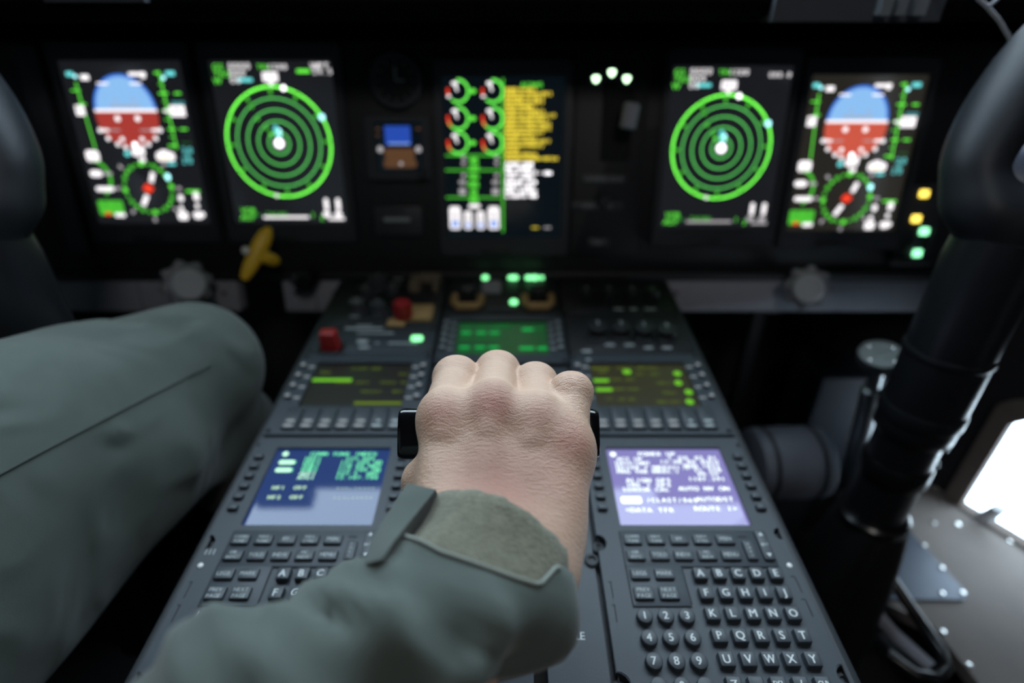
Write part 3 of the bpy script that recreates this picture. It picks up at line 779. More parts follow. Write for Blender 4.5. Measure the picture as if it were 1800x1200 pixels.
CW, CH = 96.0, 78.0
def lines(sc, rows, mono=.72):
    for name, items in rows:
        g = Gfx(); g.z = -3.08; g.thin = False
        for (s_, x, y, size, c, al) in items: g.txt(s_, 24 + x, -15.5 - y, size, c, al, mono, .16)
        g.put(name, sc)
def left_text(sc):
    it = [('COMM TUNE INDEX', 57, 2.5, 5.6, 'tg', 'c')]
    g = Gfx(); g.z = -3.08; g.thin = False; g.disc(24 + 4.5, -18, 2.6, 'tp'); g.rect(24 + 9, -28, 14, 4.6, 'tp', 2); g.rect(24 + 9, -37, 14, 4.6, 'tp', 2); g.put('cursor_marks', sc)
    lines(sc, [('title_line', it), ('tuning_list', [('VHF1', 11, 12.5, 5, 'tg', 'c'), ('VHF2', 11, 21.5, 5, 'tg', 'c')] +
        [(a, 24, 8 + 4.4 * k, 5.2, 'tg' if k < 4 else 'tp', 'l') for k, a in enumerate(('UHF1 ', 'UHF2 ', 'VOR1', 'VOR2', 'ADF1 ', 'ATC1 '))] +
        [(a, 94, 8 + 4.4 * k, 5.2, 'tg', 'r') for k, a in enumerate(('225.000  ', '121.500 GD', '118.00 NAV', '113.700 ON', '327.5  ANT', '12.107.700'))]),
        ('standby_lines', [('HF1  OFF', 6, 41, 5.2, 'ty', 'l'), ('HF2  OFF', 6, 51, 5.2, 'ty', 'l'), ('---.-----', 94, 41, 5.2, 'ty', 'r'), ('---.-----', 94, 51, 5.2, 'ty', 'r')])])
def right_text(sc):
    g = Gfx(); g.z = -3.08; g.thin = False; g.disc(24 + 2.6, -18.5, 2.6, 'tw'); g.rect(24 + 10, -69.5, 17, 7, 'tw', 1.5); g.put('cursor_marks', sc)
    lines(sc, [('title_line', [('POWER UP', 42, 2.5, 6, 'tw', 'c')]),
        ('left_column', [('ACT UP', 5, 8.6, 5.4, 'tw', 'l'), ('DATE/GMT', 3, 13.6, 5.4, 'tw', 'l'), ('N3348.7 W08431.2', 3, 18.6, 5.6, 'tw', 'l'), ('MAG VAR W005.1', 3, 23.2, 5.4, 'tw', 'l'),
            ('ALIGN GPS', 9, 33, 6, 'tw', 'l'), ('INS 1 GPS', 8, 38, 6, 'tw', 'l'), ('SENSOR CAL', 4, 43, 5.6, 'tw', 'l'), ('/CLAST/060', 22, 54, 6, 'tw', 'l'), ('<DATA TFR', 3, 64, 6.2, 'tw', 'l')]),
        ('right_column', [('1 JUL 02 01', 95, 7.2, 5.6, 'tw', 'r'), ('12:08:00 ZULU', 95, 12, 5.6, 'tw', 'r'), ('MSN 1022', 95, 17, 5.6, 'tw', 'r'), ('FL 250', 95, 21.5, 5.6, 'tw', 'r'), ('00:25', 91, 26, 5.2, 'tw', 'r'),
            ('1107.291', 95, 31.5, 5.6, 'tw', 'r'), ('AUTO NV ON', 95, 42, 6, 'tw', 'r'), ('AUTODST', 95, 53, 6.2, 'tw', 'r'), ('ROUTE 1>', 95, 62.5, 6.2, 'tw', 'r')])])
cdu(-233.5, 'left keyboard control display unit with a blue screen partly under the sleeve', SCL, left_text, True)
cdu(64.8, 'right keyboard control display unit with a bright violet screen', SCR, right_text, False)

# ------------------------------------------------------------------ avionics management units behind the keyboards
def amu(u0, v0, W, H, sx, sy, sw, sh, label, smat, draw, nk, rows=4):
    t = thing('avionics_unit', PED @ T(u0, v0, 0), label, 'avionics display', 'small avionics displays on the pedestal')
    m1 = MB(); m1.plate(notched(W, H, []), [rrect(sx + sw / 2, sy - sh / 2, sw + 4, sh + 4, 1)], -8, 0); fp = m1.build('faceplate', M_grey, t)
    m1 = MB(); m1.rbox(sx + sw / 2, sy - sh / 2, sw + 4, sh + 4, .5, -7.5, -3); sc = m1.build('screen', smat, t)
    draw(sc, sx, sy, sw, sh)
    for i in range(rows):
        y = sy - sh * (i + .35) / rows
        for s_ in (0, 1):
            xk = 6.5 if s_ == 0 else W - 6.5; xd = 15 if s_ == 0 else W - 15
            m1 = MB(); m1.rbox(xk, y, 6, 5, 1, 0, 3.4, .6, n=3); m1.rbox(xk, y, 4.6, 3.4, .8, 3.3, 3.5, mi=1); m1.build('line_select_key', [M_key, M_back if nk else M_legdim], t)
            m1 = MB(); m1.rbox(xd, y, 7, 1.9, .5, -.1, .12); m1.build('pointer_mark', M_back if nk else M_legdim, t)
    for i in range(nk):
        x = 22 + (W - 26) * i / nk
        m1 = MB(); m1.rbox(x, -H + 21, 14.2, 30, 1.2, -.1, 3.2, .7, n=3)
        m1.rbox(x, -H + 15.5, 8 if i != nk - 2 else 4, 2.8, 1, 3.1, 3.3, mi=1 if i < nk - 2 else 2); m1.box(x - 7.4, x + 7.4, -H + 11.4, -H + 12.2, 3.1, 3.25, 3)
        m1.rbox(x - .5, -H + 9, 8, 2.8, 1, 3.1, 3.3, mi=1 if i < nk - 2 else 2)
        m1.build('soft_key', [M_key, M_back, M_legdim, M_hole], t)
    for x in (4, W - 4):
        for y in (-5, -H + 5):
            m1 = MB(); m1.lathe([(2.6, -.5), (2.6, .6), (1.2, .8)], (x, y, 0), n=12); m1.build('corner_screw', M_hole, t)
    return t
def amber_left(sc, sx, sy, sw, sh):
    g = Gfx(); g.z = -2.9; g.thin = False
    g.rect(sx + 20, sy - 25, 42, 5, 'ag'); g.txt('PILOT AMU', sx + 52, sy - 5, 5, 'ad'); g.txt('NAV', sx + 10, sy - 12, 5, 'ad'); g.txt('SET', sx + 94, sy - 15, 5, 'ad')
    g.txt('RADAR OVLY   SCALE 40', sx + 100, sy - 29, 5, 'ad', 'r'); g.txt('PRESET   BRT', sx + 98, sy - 44, 5, 'ad', 'r'); g.rect(sx + 76, sy - 62, 48, 4.2, 'ag' if False else 'ad'); g.txt('REF SET MENU>', sx + 99, sy - 62, 5, 'ad', 'r')
    g.put('screen_text', sc)
def amber_right(sc, sx, sy, sw, sh):
    g = Gfx(); g.z = -2.9; g.thin = False
    for (s_, x, y, c) in (('COPLT AMU', 44, 4, 'ad'), ('REV', 68, 4, 'ad'), ('MAP', 12, 11, 'ad'), ('HSI', 52, 15, 'ad'), ('CDI', 68, 15, 'ad'), ('TCAS ABV', 30, 24, 'ad'), ('OVLY', 74, 30, 'ad'), ('NORM BLW', 30, 40, 'ad'), ('PRES', 76, 46, 'ad'), ('12', 12, 55, 'ad'), ('40 80', 30, 56, 'ad'), ('HDG REF', 72, 60, 'ad')): g.txt(s_, sx + x, sy - y, 5, c)
    g.rect(sx + 8, sy - 26, 16, 5.5, 'ag'); g.rect(sx + 9, sy - 41, 17, 5.5, 'ag'); g.rect(sx + 38, sy - 11, 9, 8, 'ag', 3)
    for x, y in ((92, 14), (89, 30), (96, 45), (93, 60)): g.disc(sx + x, sy - y, 4.2, 'ag')
    g.rect(sx + 10, sy - 5, 20, 2, 'ad'); g.put('screen_text', sc)
def green_mid(sc, sx, sy, sw, sh):
    g = Gfx(); g.z = -2.9; g.thin = False
    for (y, c) in ((8, 'gl'), (20, 'gg'), (30, 'gl'), (50, 'gg'), (58, 'gl')):
        for k, x in enumerate((8, 26, 42)): g.rect(sx + x, sy - y, 12, 4.5, c, 1.5)
    for (x, y, w, c) in ((82, 13, 14, 'gg'), (96, 12, 8, 'gl'), (80, 52, 17, 'gg'), (98, 52, 11, 'gg'), (52, 6, 16, 'gl')): g.rect(sx + x, sy - y, w, 5.5, c, 1.5)
    g.put('screen_text', sc); g = Gfx(); g.z = -2.8; g.thin = False; g.txt('RADIO', sx + 52, sy - 6, 6, 'gl'); g.put('title_text', sc)
amu(-233.5, 131, 143.5, 127.5, 22, -18, 100, 68, 'left amber avionics display with one bright green bar', SAM, amber_left, 7)
amu(64.8, 131, 143.5, 127.5, 22, -18, 100, 68, 'right amber avionics display of green dots, partly behind the fist', SAR, amber_right, 7)
amu(-86, 214, 148, 100, 23, -16, 103, 66, 'central avionics display with a plain green lit screen', SGR, green_mid, 0, 5)

# ------------------------------------------------------------------ throttle quadrant plate and lever
t = thing('throttle_quadrant', PED @ T(-12, -150, 0), 'long dark throttle quadrant plate marked IDLE between the keyboards', 'throttle quadrant')
slots = [rrect(-38, 70, 9, 300, 4), rrect(30, 70, 9, 300, 4)]
m1 = MB(); m1.plate(rrect(0, 0, 146, 520, 2), slots, -10, -3); m1.build('cover_plate', M_grey, t)
m1 = MB(); p = pd(1011, 1117, -3); m1.text('IDLE', p[0] + 12, p[1] + 150, 7.2, -2.9, 0, bold=.12); m1.build('idle_legend', M_legend, t)
p = pd(1040, 986, -3); m1 = MB(); m1.lathe([(5.4, -3.2), (5.4, -1.6), (4.4, -.8), (3.1, -.8), (3.0, -2.4), (.4, -2.4)], (p[0] + 12, p[1] + 150, 0), n=24); m1.build('quadrant_screw', M_greyd, t)
m1 = MB(); m1.box(p[0] + 18.5, p[0] + 19.3, -240, 240, -3, -2.8); m1.build('edge_groove', M_hole, t)

# ------------------------------------------------------------------ front control panels
def panel_unit(name, x0, x1, v0, v1, label, cat='control panel', m=None):
    t = thing(name, PED @ T((x0 + x1) / 2, (v0 + v1) / 2, 0), label, cat, 'dark control panels at the front of the pedestal')
    m1 = MB(); m1.rbox(0, 0, x1 - x0 - 1.5, v1 - v0 - 1.5, 1.5, -8, 0, .6); m1.build('faceplate', m or M_greyd, t)
    for sx in (-1, 1):
        for sy in (-1, 1):
            m2 = MB(); m2.lathe([(2.2, -.3), (2.2, .5), (1.2, .7)], (sx * ((x1 - x0) / 2 - 5), sy * ((v1 - v0) / 2 - 5), 0), n=10); m2.build('fastener', M_hole, t)
    return t, ((x0 + x1) / 2, (v0 + v1) / 2)
def rel(o, x, y, w=0):
    p = pd(x, y, w); return p[0] - o[0], p[1] - o[1]
def dash(parent, x, y, w, h=3, m=None, name='legend_mark'):
    m1 = MB(); m1.rbox(x, y, w, h, .8, -.1, .15); m1.build(name, m or M_legdim, parent)
def knob(parent, x, y, r, h, name='knob', m=None, pointer=True):
    m1 = MB(); m1.lathe([(r * 1.15, 0), (r * 1.15, 2.5), (r, 3.2), (r * .96, h - 1), (r * .86, h)], (x, y, 0), n=22, wob=lambda a: 1 + .03 * math.cos(12 * a))
    if pointer: m1.box(x - .7, x + .7, y + r * .1, y + r * .85, h, h + .4, 1)
    m1.build(name, [m or mat('knob_mid', (0.012, 0.014, 0.017), .45), M_legdim], parent)
LGT = glow('led_green', (0.25, 1.0, 0.38), 2.2)

# lower left: red knob, legends, one green light
t, o = panel_unit('interphone_panel', -233.5, -90, 132, 184, 'grey panel with a red square knob and one green light, left of the green display', m=M_grey)
a = rel(o, 583, 612)
m1 = MB(); m1.rbox(a[0], a[1], 22, 17, 4, 0, 24, 3, taper=1.5); m1.build('red_knob', M_red, t)
m1 = MB(); m1.rbox(a[0], a[1], 28, 24, 5, -.1, 2, .5); m1.build('knob_collar', M_black, t)
a = rel(o, 733, 596); m1 = MB(); m1.rbox(a[0], a[1], 13, 8, 2, -.1, 3, 1); m1.build('green_light', LGT, t)
a = rel(o, 708, 603); dash(t, a[0], a[1], 34, 2.4)
for (x, y, w, h) in ((660, 585, 44, 3), (640, 577, 46, 4), (637, 600, 12, 7), (640, 610, 12, 4), (663, 603, 5, 2)):
    a = rel(o, x, y); dash(t, a[0], a[1], w, h)
# upper left
t, o = panel_unit('fuel_panel', -233.5, -90, 184.5, 306, 'dark front left panel with a red knob on a tan guard')
a = rel(o, 735, 552); m1 = MB(); m1.rbox(a[0], a[1], 38, 34, 3, -.1, 5, 1); m1.build('tan_guard_plate', M_tan, t)
a = rel(o, 710, 560); m1 = MB(); m1.lathe([(11, 4), (11.5, 8), (11.5, 20), (10, 24), (6, 25)], (a[0], a[1], 0), n=24); m1.build('red_knob', M_red, t)
a = rel(o, 697, 568); m1 = MB(); m1.rbox(a[0], a[1], 22, 16, 3, -.1, 3, 1); m1.build('tan_guard_foot', M_tan, t)
a = rel(o, 748, 503); m1 = MB()
m1.rbox(a[0], a[1] + 14, 40, 10, 2, -.1, 12, 2)
for dx, w in ((-13, 15), (15, 7)): m1.rbox(a[0] + dx, a[1], w, 34, 2, -.1, 12, 2)
m1.build('tan_switch_guard', mat('tan_worn', (0.17, 0.14, 0.10), .6), t)
for (x, y, r, h) in ((665, 505, 13, 16), (645, 520, 9, 14), (690, 515, 8, 12), (630, 545, 10, 14), (665, 548, 10, 14)):
    a = rel(o, x, y); knob(t, a[0], a[1], r, h, m=mat('knob_lit_tone', (0.05, 0.055, 0.065), .35))  # paler knob copy; light on this cluster is put into the colour
for (x, y, w, h) in ((660, 493, 22, 5), (655, 513, 12, 8), (690, 500, 18, 5), (700, 490, 14, 4), (623, 556, 12, 3), (640, 572, 20, 2.4)):
    a = rel(o, x, y); dash(t, a[0], a[1], w, h, M_legdim)
# centre front: guarded switches and green lights
t, o = panel_unit('trim_panel', -86, 62, 216, 306, 'central front panel with two tan horseshoe guards and green lights')
for (x, y) in ((822, 534), (946, 534)):
    a = rel(o, x, y); m1 = MB()
    pts = [(a[0] - 17, a[1] + 13, 4), (a[0] - 17, a[1] - 4, 4), (a[0] - 12, a[1] - 12, 4), (a[0] + 12, a[1] - 12, 4), (a[0] + 17, a[1] - 4, 4), (a[0] + 17, a[1] + 13, 4)]
    m1.tube(pts, 5.2, 10); m1.build('horseshoe_guard', M_tan, t)
    knob(t, a[0], a[1] + 6, 9, 20, 'guarded_knob', m=M_greyd, pointer=False)
    m1 = MB(); m1.rbox(a[0], a[1] + 26, 16, 22, 3, -.1, 8, 2); m1.build('rocker_switch', M_greyd, t)
m1 = MB(); a = rel(o, 864, 508); m1.rbox(a[0], a[1], 26, 24, 4, -.1, 8, 2); m1.build('pushbutton', M_bar, t)
m1 = MB(); a = rel(o, 882, 545); m1.rbox(a[0], a[1], 34, 8, 2, -.1, 2, .5); m1.build('legend_plate', M_bezel, t)
for (x, y, w) in ((853, 489, 9), (898, 489, 8), (905, 489, 9), (929, 489, 9), (940, 489, 10), (952, 489, 6), (903, 532, 10)):
    a = rel(o, x, y); m1 = MB(); m1.lathe([(w / 2, -.1), (w / 2, 2), (w / 2 - 1, 3)], (a[0], a[1], 0), n=16); m1.build('green_light', LGT, t)
# right front: radio panels
t, o = panel_unit('radio_panel', 64.8, 208.3, 132, 214, 'black radio panel with a row of knobs in front of the right amber display', m=M_panel)
for (x, y, w) in ((1072, 606, 11), (1106, 606, 11), (1140, 611, 10), (1172, 611, 11), (1031, 617, 11), (1034, 632, 5)):
    a = rel(o, x, y); dash(t, a[0], a[1], w, 4, M_legdim)
for (x, y, r) in ((1050, 590, 11), (1090, 590, 11), (1130, 592, 11), (1170, 594, 11)):
    a = rel(o, x, y); knob(t, a[0], a[1], r, 15)
for (x, y, w, h) in ((1045, 563, 60, 3), (1010, 564, 18, 5), (1093, 566, 12, 10), (1138, 565, 26, 6), (1035, 570, 4, 8)):
    a = rel(o, x, y); dash(t, a[0], a[1], w, h, M_greyd)
t, o = panel_unit('transponder_panel', 64.8, 208.3, 214.5, 306, 'black front right panel with faint legends and small knobs', m=M_panel)
for (x, y, w, h) in ((1058, 473, 20, 3), (1012, 506, 22, 6), (1065, 500, 20, 7), (1100, 506, 16, 4), (1128, 506, 22, 3), (1088, 543, 12, 4), (1114, 543, 8, 4), (1142, 543, 14, 4)):
    a = rel(o, x, y); dash(t, a[0], min(a[1], 42), w, h, M_greyd if y < 520 else M_legdim)
for (x, y, r) in ((1030, 525, 10), (1070, 525, 10), (1110, 525, 10), (1145, 525, 9)):
    a = rel(o, x, y); knob(t, a[0], a[1], r, 14)
# ------------------------------------------------------------------ control columns with yokes
COLX, MIRX = 0.420, -0.018
def column(mirror, label):
    s = -1 if mirror else 1
    top = Vector((COLX if not mirror else 2 * MIRX - COLX, 0.448, 0.761))
    t = thing('control_column', Matrix.Translation((top.x, top.y, 0.22)), label, 'control column', 'control columns in front of the seats')
    zt = (top.z - 0.22) / mm
    m1 = MB(); m1.lathe([(33, 330), (36, 334), (36.5, 345), (36.5, zt - 20), (34, zt + 4)], n=40); m1.build('upper_tube', M_colm, t)
    m1 = MB(); m1.lathe([(37.5, 352), (38.2, 354), (38.2, 366), (37.5, 368)], n=40); m1.lathe([(37.2, 425), (38, 427), (38, 431), (37.2, 433)], n=40); m1.build('tube_band', M_colm, t)
    m1 = MB(); m1.lathe([(30, 150), (31, 160), (31, 325), (33, 336)], n=40); m1.build('lower_tube', M_colm, t)
    m1 = MB(); m1.lathe([(32.5, 270), (33.5, 272), (33.5, 292), (32.5, 294)], n=40)
    m1.rbox(s * 30, 0, 12, 10, 2, 268, 296, 2); m1.build('hose_clamp', M_black, t)
    bw = MB()
    for (z0, x0) in ((318, 33), (296, 32)): bw.lathe([(4, -6), (5, -5), (5, 5), (4, 6)], (s * x0 * .85, -12, z0), axis=(s, -.3, 0), n=12)
    bw.build('clamp_bolt', M_steel, t)
    # folded boot
    R = []; n = 48
    for k in range(15):
        f = k / 14; z = 205 - 225 * f; r = 36 + 24 * f ** 0.8
        R.append([((r + (3 + 7 * f) * math.sin(5 * a + 3 * f) + 3 * math.sin(9 * a - 5 * f) * f) * math.cos(a), (r + (3 + 7 * f) * math.sin(5 * a + 3 * f)) * math.sin(a), z) for a in [2 * math.pi * i / n for i in range(n)]])
    m1 = MB(); m1.loft(R[::-1]); m1.build('boot', M_boot, t, angle=60)
    m1 = MB(); m1.lathe([(35, 200), (38, 203), (38, 212), (35, 215)], n=36); m1.build('boot_ring', M_black, t)
    # yoke horns
    o = np.array([top.x, top.y, top.z])
    def w(x, y, Z):
        p = cp(x, y, Z); return np.array([p.x - COLX, p.y - 0.448, p.z - 0.761]) / mm
    L = [(w(1722, 352, .462), 21), (w(1712, 290, .460), 22), (w(1748, 215, .458), 25), (w(1795, 140, .455), 25), (w(1838, 70, .452), 23)]
    cx = w(1930, 372, .47)
    def mir(p): return np.array([2 * cx[0] - p[0], p[1], p[2]])
    G = grid((-75, -75, -70), (2 * cx[0] + 75 + 30, 75, 215), 4.0)
    f = None
    def cat(Lp):
        out = []
        for i in range(len(Lp) - 1):
            p0, p1, p2, p3 = [Lp[max(0, min(len(Lp) - 1, i + d))] for d in (-1, 0, 1, 2)]
            for u in np.linspace(0, 1, 6)[(0 if i == 0 else 1):]:
                c_ = lambda a, b, c, d: .5 * (2 * b + (c - a) * u + (2 * a - 5 * b + 4 * c - d) * u * u + (3 * b - a - 3 * c + d) * u ** 3)
                out.append((c_(p0[0], p1[0], p2[0], p3[0]), c_(p0[1], p1[1], p2[1], p3[1])))
        return out
    L = cat(L)
    for pts in (L, [(mir(p), r) for p, r in L]):
        for (a, ra), (b, rb) in zip(pts, pts[1:]):
            d = cone(G, a, b, ra, rb, (1, 1.15, 1)); f = d if f is None else smin(f, d, 2.5)
        d = cone(G, w(1722, 368, .462) if pts is L else mir(w(1722, 368, .462)), cx, 20, 25, (1, 1.2, .9)); f = smin(f, d, 22)
    f = smin(f, cone(G, (0, 0, -40), (0, 0, 6), 34, 30), 18)
    V, Q = surface_nets(f, (-75, -75, -70), 4.0)
    if mirror: V[:, 0] *= -1; Q = Q[:, ::-1]
    y = np_object('yoke', V, Q, M_yoke, t, T(0, 0, zt))
    p = w(1800, 312, .495) * np.array([s, 1, 1]); m1 = MB(); m1.lathe([(26, -16), (33, -8), (34, 0), (30, 5), (18, 9), (.5, 10)], p, axis=(-.35 * s, -.8, .5), n=32)
    m1.tube([tuple(p + np.array((0, 6, -6))), tuple(p + np.array((-14 * s, 10, -50)))], 13, 14); m1.build('hub_cap', mat('hub_blue_grey', (0.10, 0.12, 0.17), .35), y)
    return t
M_colm = mat('column_black', (0.010, 0.011, 0.014), 0.33, var=0.15, bump=.03)
M_yoke = mat('yoke_black', (0.012, 0.014, 0.018), 0.52, spec=.35, var=0.15, bump=.04, bscale=900)
M_boot = mat('boot_leather', (0.007, 0.007, 0.008), 0.5, var=0.3, bump=.2, bscale=400)
column(False, 'black control column and yoke rising beside the right flight display')
column(True, 'dark control column and yoke at the left edge beyond the pilot knee')

# ------------------------------------------------------------------ right foot well: shelf, plates, frame
ZS = 0.25
def at_z(x, y, z):
    d = sight(x, y); return EYE + d * ((z - EYE.z) / d.z)
M_beige = mat('beige_panel', (0.175, 0.152, 0.138), 0.75, var=0.16, vscale=22, bump=.25, bscale=500)
M_gus = mat('blue_grey_plate', (0.075, 0.09, 0.12), 0.4, metal=0.3, var=0.12)
t = thing('foot_shelf', Matrix.Translation(at_z(1680, 1000, ZS)), 'beige speckled shelf panel with bright screws under the right window', 'shelf panel')
o = at_z(1680, 1000, ZS)
pts = [at_z(x, y, ZS) for x, y in ((1598, 828), (1560, 890), (1562, 1062), (1640, 1100), (1732, 1215), (1960, 1400), (2200, 1230), (1800, 953))]
m1 = MB(); m1.plate([((p.x - o.x) / mm, (p.y - o.y) / mm) for p in pts], [], -18, 0); m1.build('shelf_board', M_beige, t)
def screw(par, p, r=4.2, z=0, nm='screw'):
    m1 = MB(); m1.lathe([(r, z - .5), (r, z + .8), (r * .8, z + 1.8), (r * .3, z + 2.1)], ((p.x - o.x) / mm, (p.y - o.y) / mm, 0), n=14); m1.build(nm, M_screw, par)
M_screw = mat('bright_screw', (0.75, 0.75, 0.74), 0.25, metal=0.8)
for (x, y) in ((1647, 856), (1686, 885), (1640, 918), (1683, 921), (1726, 915), (1776, 951), (1657, 1111), (1703, 1170)): screw(t, at_z(x, y, ZS))
pts = [at_z(x, y, ZS + .004) for x, y in ((1560, 898), (1580, 904), (1606, 940), (1702, 1044), (1696, 1053), (1566, 1053))]
m1 = MB(); m1.plate([((p.x - o.x) / mm, (p.y - o.y) / mm) for p in pts], [], .2, 4); g_ = m1.build('gusset_plate', M_gus, t)
for (x, y) in ((1623, 958), (1655, 998), (1655, 1043), (1692, 1042)): screw(g_, at_z(x, y, ZS + .004), 3.6, 4, 'rivet')
m1 = MB(); a, b = at_z(1560, 898, ZS), at_z(1566, 1053, ZS)
m1.box((min(a.x, b.x) - o.x) / mm - 6, (min(a.x, b.x) - o.x) / mm, (b.y - o.y) / mm, (a.y - o.y) / mm, -60, 12); m1.build('upturned_edge', M_gus, g_)

t = thing('seat_rail_frame', Matrix.Translation(at_z(1600, 1100, .30)), 'black tube frame with a grey cross bar beside the right keyboard unit', 'frame')
o = at_z(1600, 1100, .30)
def lo(x, y, z): p = at_z(x, y, z); return ((p.x - o.x) / mm, (p.y - o.y) / mm, (p.z - o.z) / mm)
m1 = MB(); m1.tube([lo(1548, 985, .33), lo(1562, 1010, .32), lo(1608, 1078, .305), lo(1655, 1145, .29), lo(1664, 1172, .29), lo(1650, 1192, .29), lo(1610, 1186, .29), lo(1560, 1150, .29)], 7, 12); m1.build('outer_tube', M_black, t, angle=60)
m1 = MB(); m1.tube([lo(1534, 1045, .29), lo(1545, 1085, .285), lo(1572, 1115, .28), lo(1636, 1172, .275)], 7.5, 10, sx=.5); m1.build('cross_bar', M_bar, t, angle=60)
m1 = MB(); m1.tube([lo(1540, 1120, .20), lo(1590, 1168, .20)], 14, 10, sx=.6); m1.build('lower_link', M_greyd, t, angle=60)

# pedal housings, motor and the round push knob beyond the column
t = thing('pedal_motor', Matrix.Translation(cp(1380, 812, .76)), 'dark grey ribbed cylinder right of the pedestal', 'motor housing')
m1 = MB(); m1.lathe([(44, -52), (48, -50), (50, -40), (50, 40), (48, 47), (42, 50)], axis=(1, 0.05, 0), n=40); m1.build('housing_drum', mat('drum_grey', (0.12, 0.13, 0.16), .5), t)
for x in (-34, 30):
    m1 = MB(); m1.lathe([(50.2, x - 3), (51.4, x - 2), (51.4, x + 2), (50.2, x + 3)], axis=(1, 0.05, 0), n=40); m1.build('drum_band', M_greyd, t)
m1 = MB(); m1.box(-40, 40, -20, 26, -392, -44); m1.build('drum_foot', M_greyd, t)
t = thing('pedal_box', Matrix.Translation(cp(1462, 690, .92)), 'faint dark box standing behind the dark grey cylinder', 'box')
m1 = MB(); m1.rbox(0, 0, 110, 90, 6, -130, 60, 4); m1.build('box_body', mat('box_blue', (0.035, 0.042, 0.06), .5), t)
m1 = MB(); m1.rbox(0, 0, 70, 60, 4, -300, -129, 4); m1.build('box_stand', M_greyd, t)
c = cp(1550, 621, .64)
t = thing('round_push_knob', Matrix.Translation(c) @ Matrix.Rotation(math.radians(-14), 4, 'Y') @ Matrix.Rotation(math.radians(10), 4, 'X'), 'round flat knob with a bright rim and four screws left of the right column', 'knob')
m1 = MB(); m1.lathe([(20, -16), (25, -12), (25, -2), (23.6, 0), (22, 0), (21.5, -1.2)], n=36); m1.build('knob_rim', M_steel, t)
m1 = MB(); m1.lathe([(21.4, -3), (21.4, -.8)], n=32); m1.box(-1, 15, -9, -7, -.8, .2); m1.box(12, 14, -9, 5, -.8, .2); m1.box(-3, 13, 3, 5, -.8, .2); f_ = m1.build('knob_face', mat('knob_green_grey', (0.26, 0.29, 0.28), .4), t)
for a in (20, 110, 200, 290):
    m1 = MB(); m1.lathe([(2.6, -.8), (2.6, .6), (1.4, 1.1)], (17 * math.cos(math.radians(a)), 17 * math.sin(math.radians(a)), 0), n=10); m1.build('face_screw', M_screw, f_)
m1 = MB(); m1.lathe([(12, -260), (12, -60), (8, -58), (8, -14)], n=18); m1.build('knob_stalk', M_steel, t)

# ------------------------------------------------------------------ cabin shell
M_shell = mat('cabin_dark', (0.020, 0.021, 0.025), 0.8, var=.2)
M_floor = mat('floor_dark', (0.018, 0.018, 0.020), 0.85, var=.3, bump=.2)
M_lip = mat('glare_black', (0.003, 0.003, 0.004), 0.95, var=.3, spec=0.03)
GLS = window_glass('window_glass')
E1 = at_z(1598, 828, ZS); E2 = at_z(1800, 953, ZS)
dE = (E2 - E1); dE.z = 0; dE.normalize(); nE = Vector((dE.y, -dE.x, 0))    # along the wall aft; towards outside
if nE.x < 0: nE = -nE
def on_wall(x, y):
    d = sight(x, y); k = (E1 - EYE).dot(nE) / d.dot(nE); p = EYE + d * k - E1
    return p.dot(dE) / mm, p.z / mm
WR = Matrix(((dE.x, 0, nE.x, E1.x), (dE.y, 0, nE.y, E1.y), (0, 1, 0, E1.z), (0, 0, 0, 1)))   # s aft, z up, out of the cabin
wl = [on_wall(x, y) for x, y in ((1694, 884), (1782, 742), (1802, 737), (1990, 700), (1990, 1060), (1800, 948))]
up_ = [(120, 740), (560, 740), (580, 1130), (180, 1130)]
wall_o = [(-330, -ZS / mm), (1700, -ZS / mm), (1700, 1285), (255, 1285), (-330, 736)]
m1 = MB(); m1.plate(wall_o, [wl], 0, 6)
struct('wall_right', m1, M_shell, M=WR)
def window(name, M, poly, label_m):
    cx = sum(p[0] for p in poly) / len(poly); cy = sum(p[1] for p in poly) / len(poly)
    m1 = MB(); outer = [((x - cx) * 1.0 + cx + (26 if x > cx else -26) * .9, (y - cy) + cy + (20 if y > cy else 0)) for x, y in poly]
    m1.plate(outer, [poly], -14, 2); w_ = struct(name, m1, label_m, M=M)
    m1 = MB(); m1.plate(poly, [], 2.5, 4.5); m1.build('window_pane', GLS, w_, smooth=False)
    return w_
M_frame = mat('frame_brown', (0.17, 0.14, 0.125), .85, spec=.1)
w1 = window('window_1', WR, wl, M_frame)
p = on_wall(1757, 893); m1 = MB(); a = on_wall(1738, 905); b = on_wall(1772, 884)
m1.tube([(a[0], a[1], -14), (b[0], b[1], -22)], [13, 10], 12, sx=.6); m1.build('window_latch', mat('latch_grey', (0.55, 0.56, 0.58), .4), w1, angle=60)
ML = Matrix(((-1, 0, 0, 2 * MIRX), (0, 1, 0, 0), (0, 0, 1, 0), (0, 0, 0, 1))) @ WR
upl = [(430, 760), (720, 760), (720, 1100), (460, 1100)]
m1 = MB(); m1.plate(wall_o, [], 0, 40); l_ = struct('wall_left', m1, M_shell, M=ML)
def panel3(name, pts, m):
    m1 = MB(); m1.add([(p[0] / mm, p[1] / mm, p[2] / mm) for p in pts], [tuple(range(len(pts)))]); return struct(name, m1, m)
def wx(y): return (E1.x + dE.x / dE.y * (y * mm - E1.y)) / mm + 3
def slab(z0, z1, y0, y1):
    m1 = MB(); m1.plate([(2 * MIRX / mm - wx(y0), y0), (wx(y0), y0), (wx(y1), y1), (2 * MIRX / mm - wx(y1), y1)], [], z0, z1); return m1
struct('floor', slab(-40, 0, -780, 990), M_floor)
struct('ceiling', slab(1500, 1540, -780, 470), M_shell)
m1 = MB(); m1.box(-1480, 1440, -820, -780, 0, 1540); struct('wall_back', m1, M_shell)
xf = 0.62
m1 = MB(); m1.box(-600, 565, 985, 1025, 0, 985); struct('wall_front', m1, M_shell)
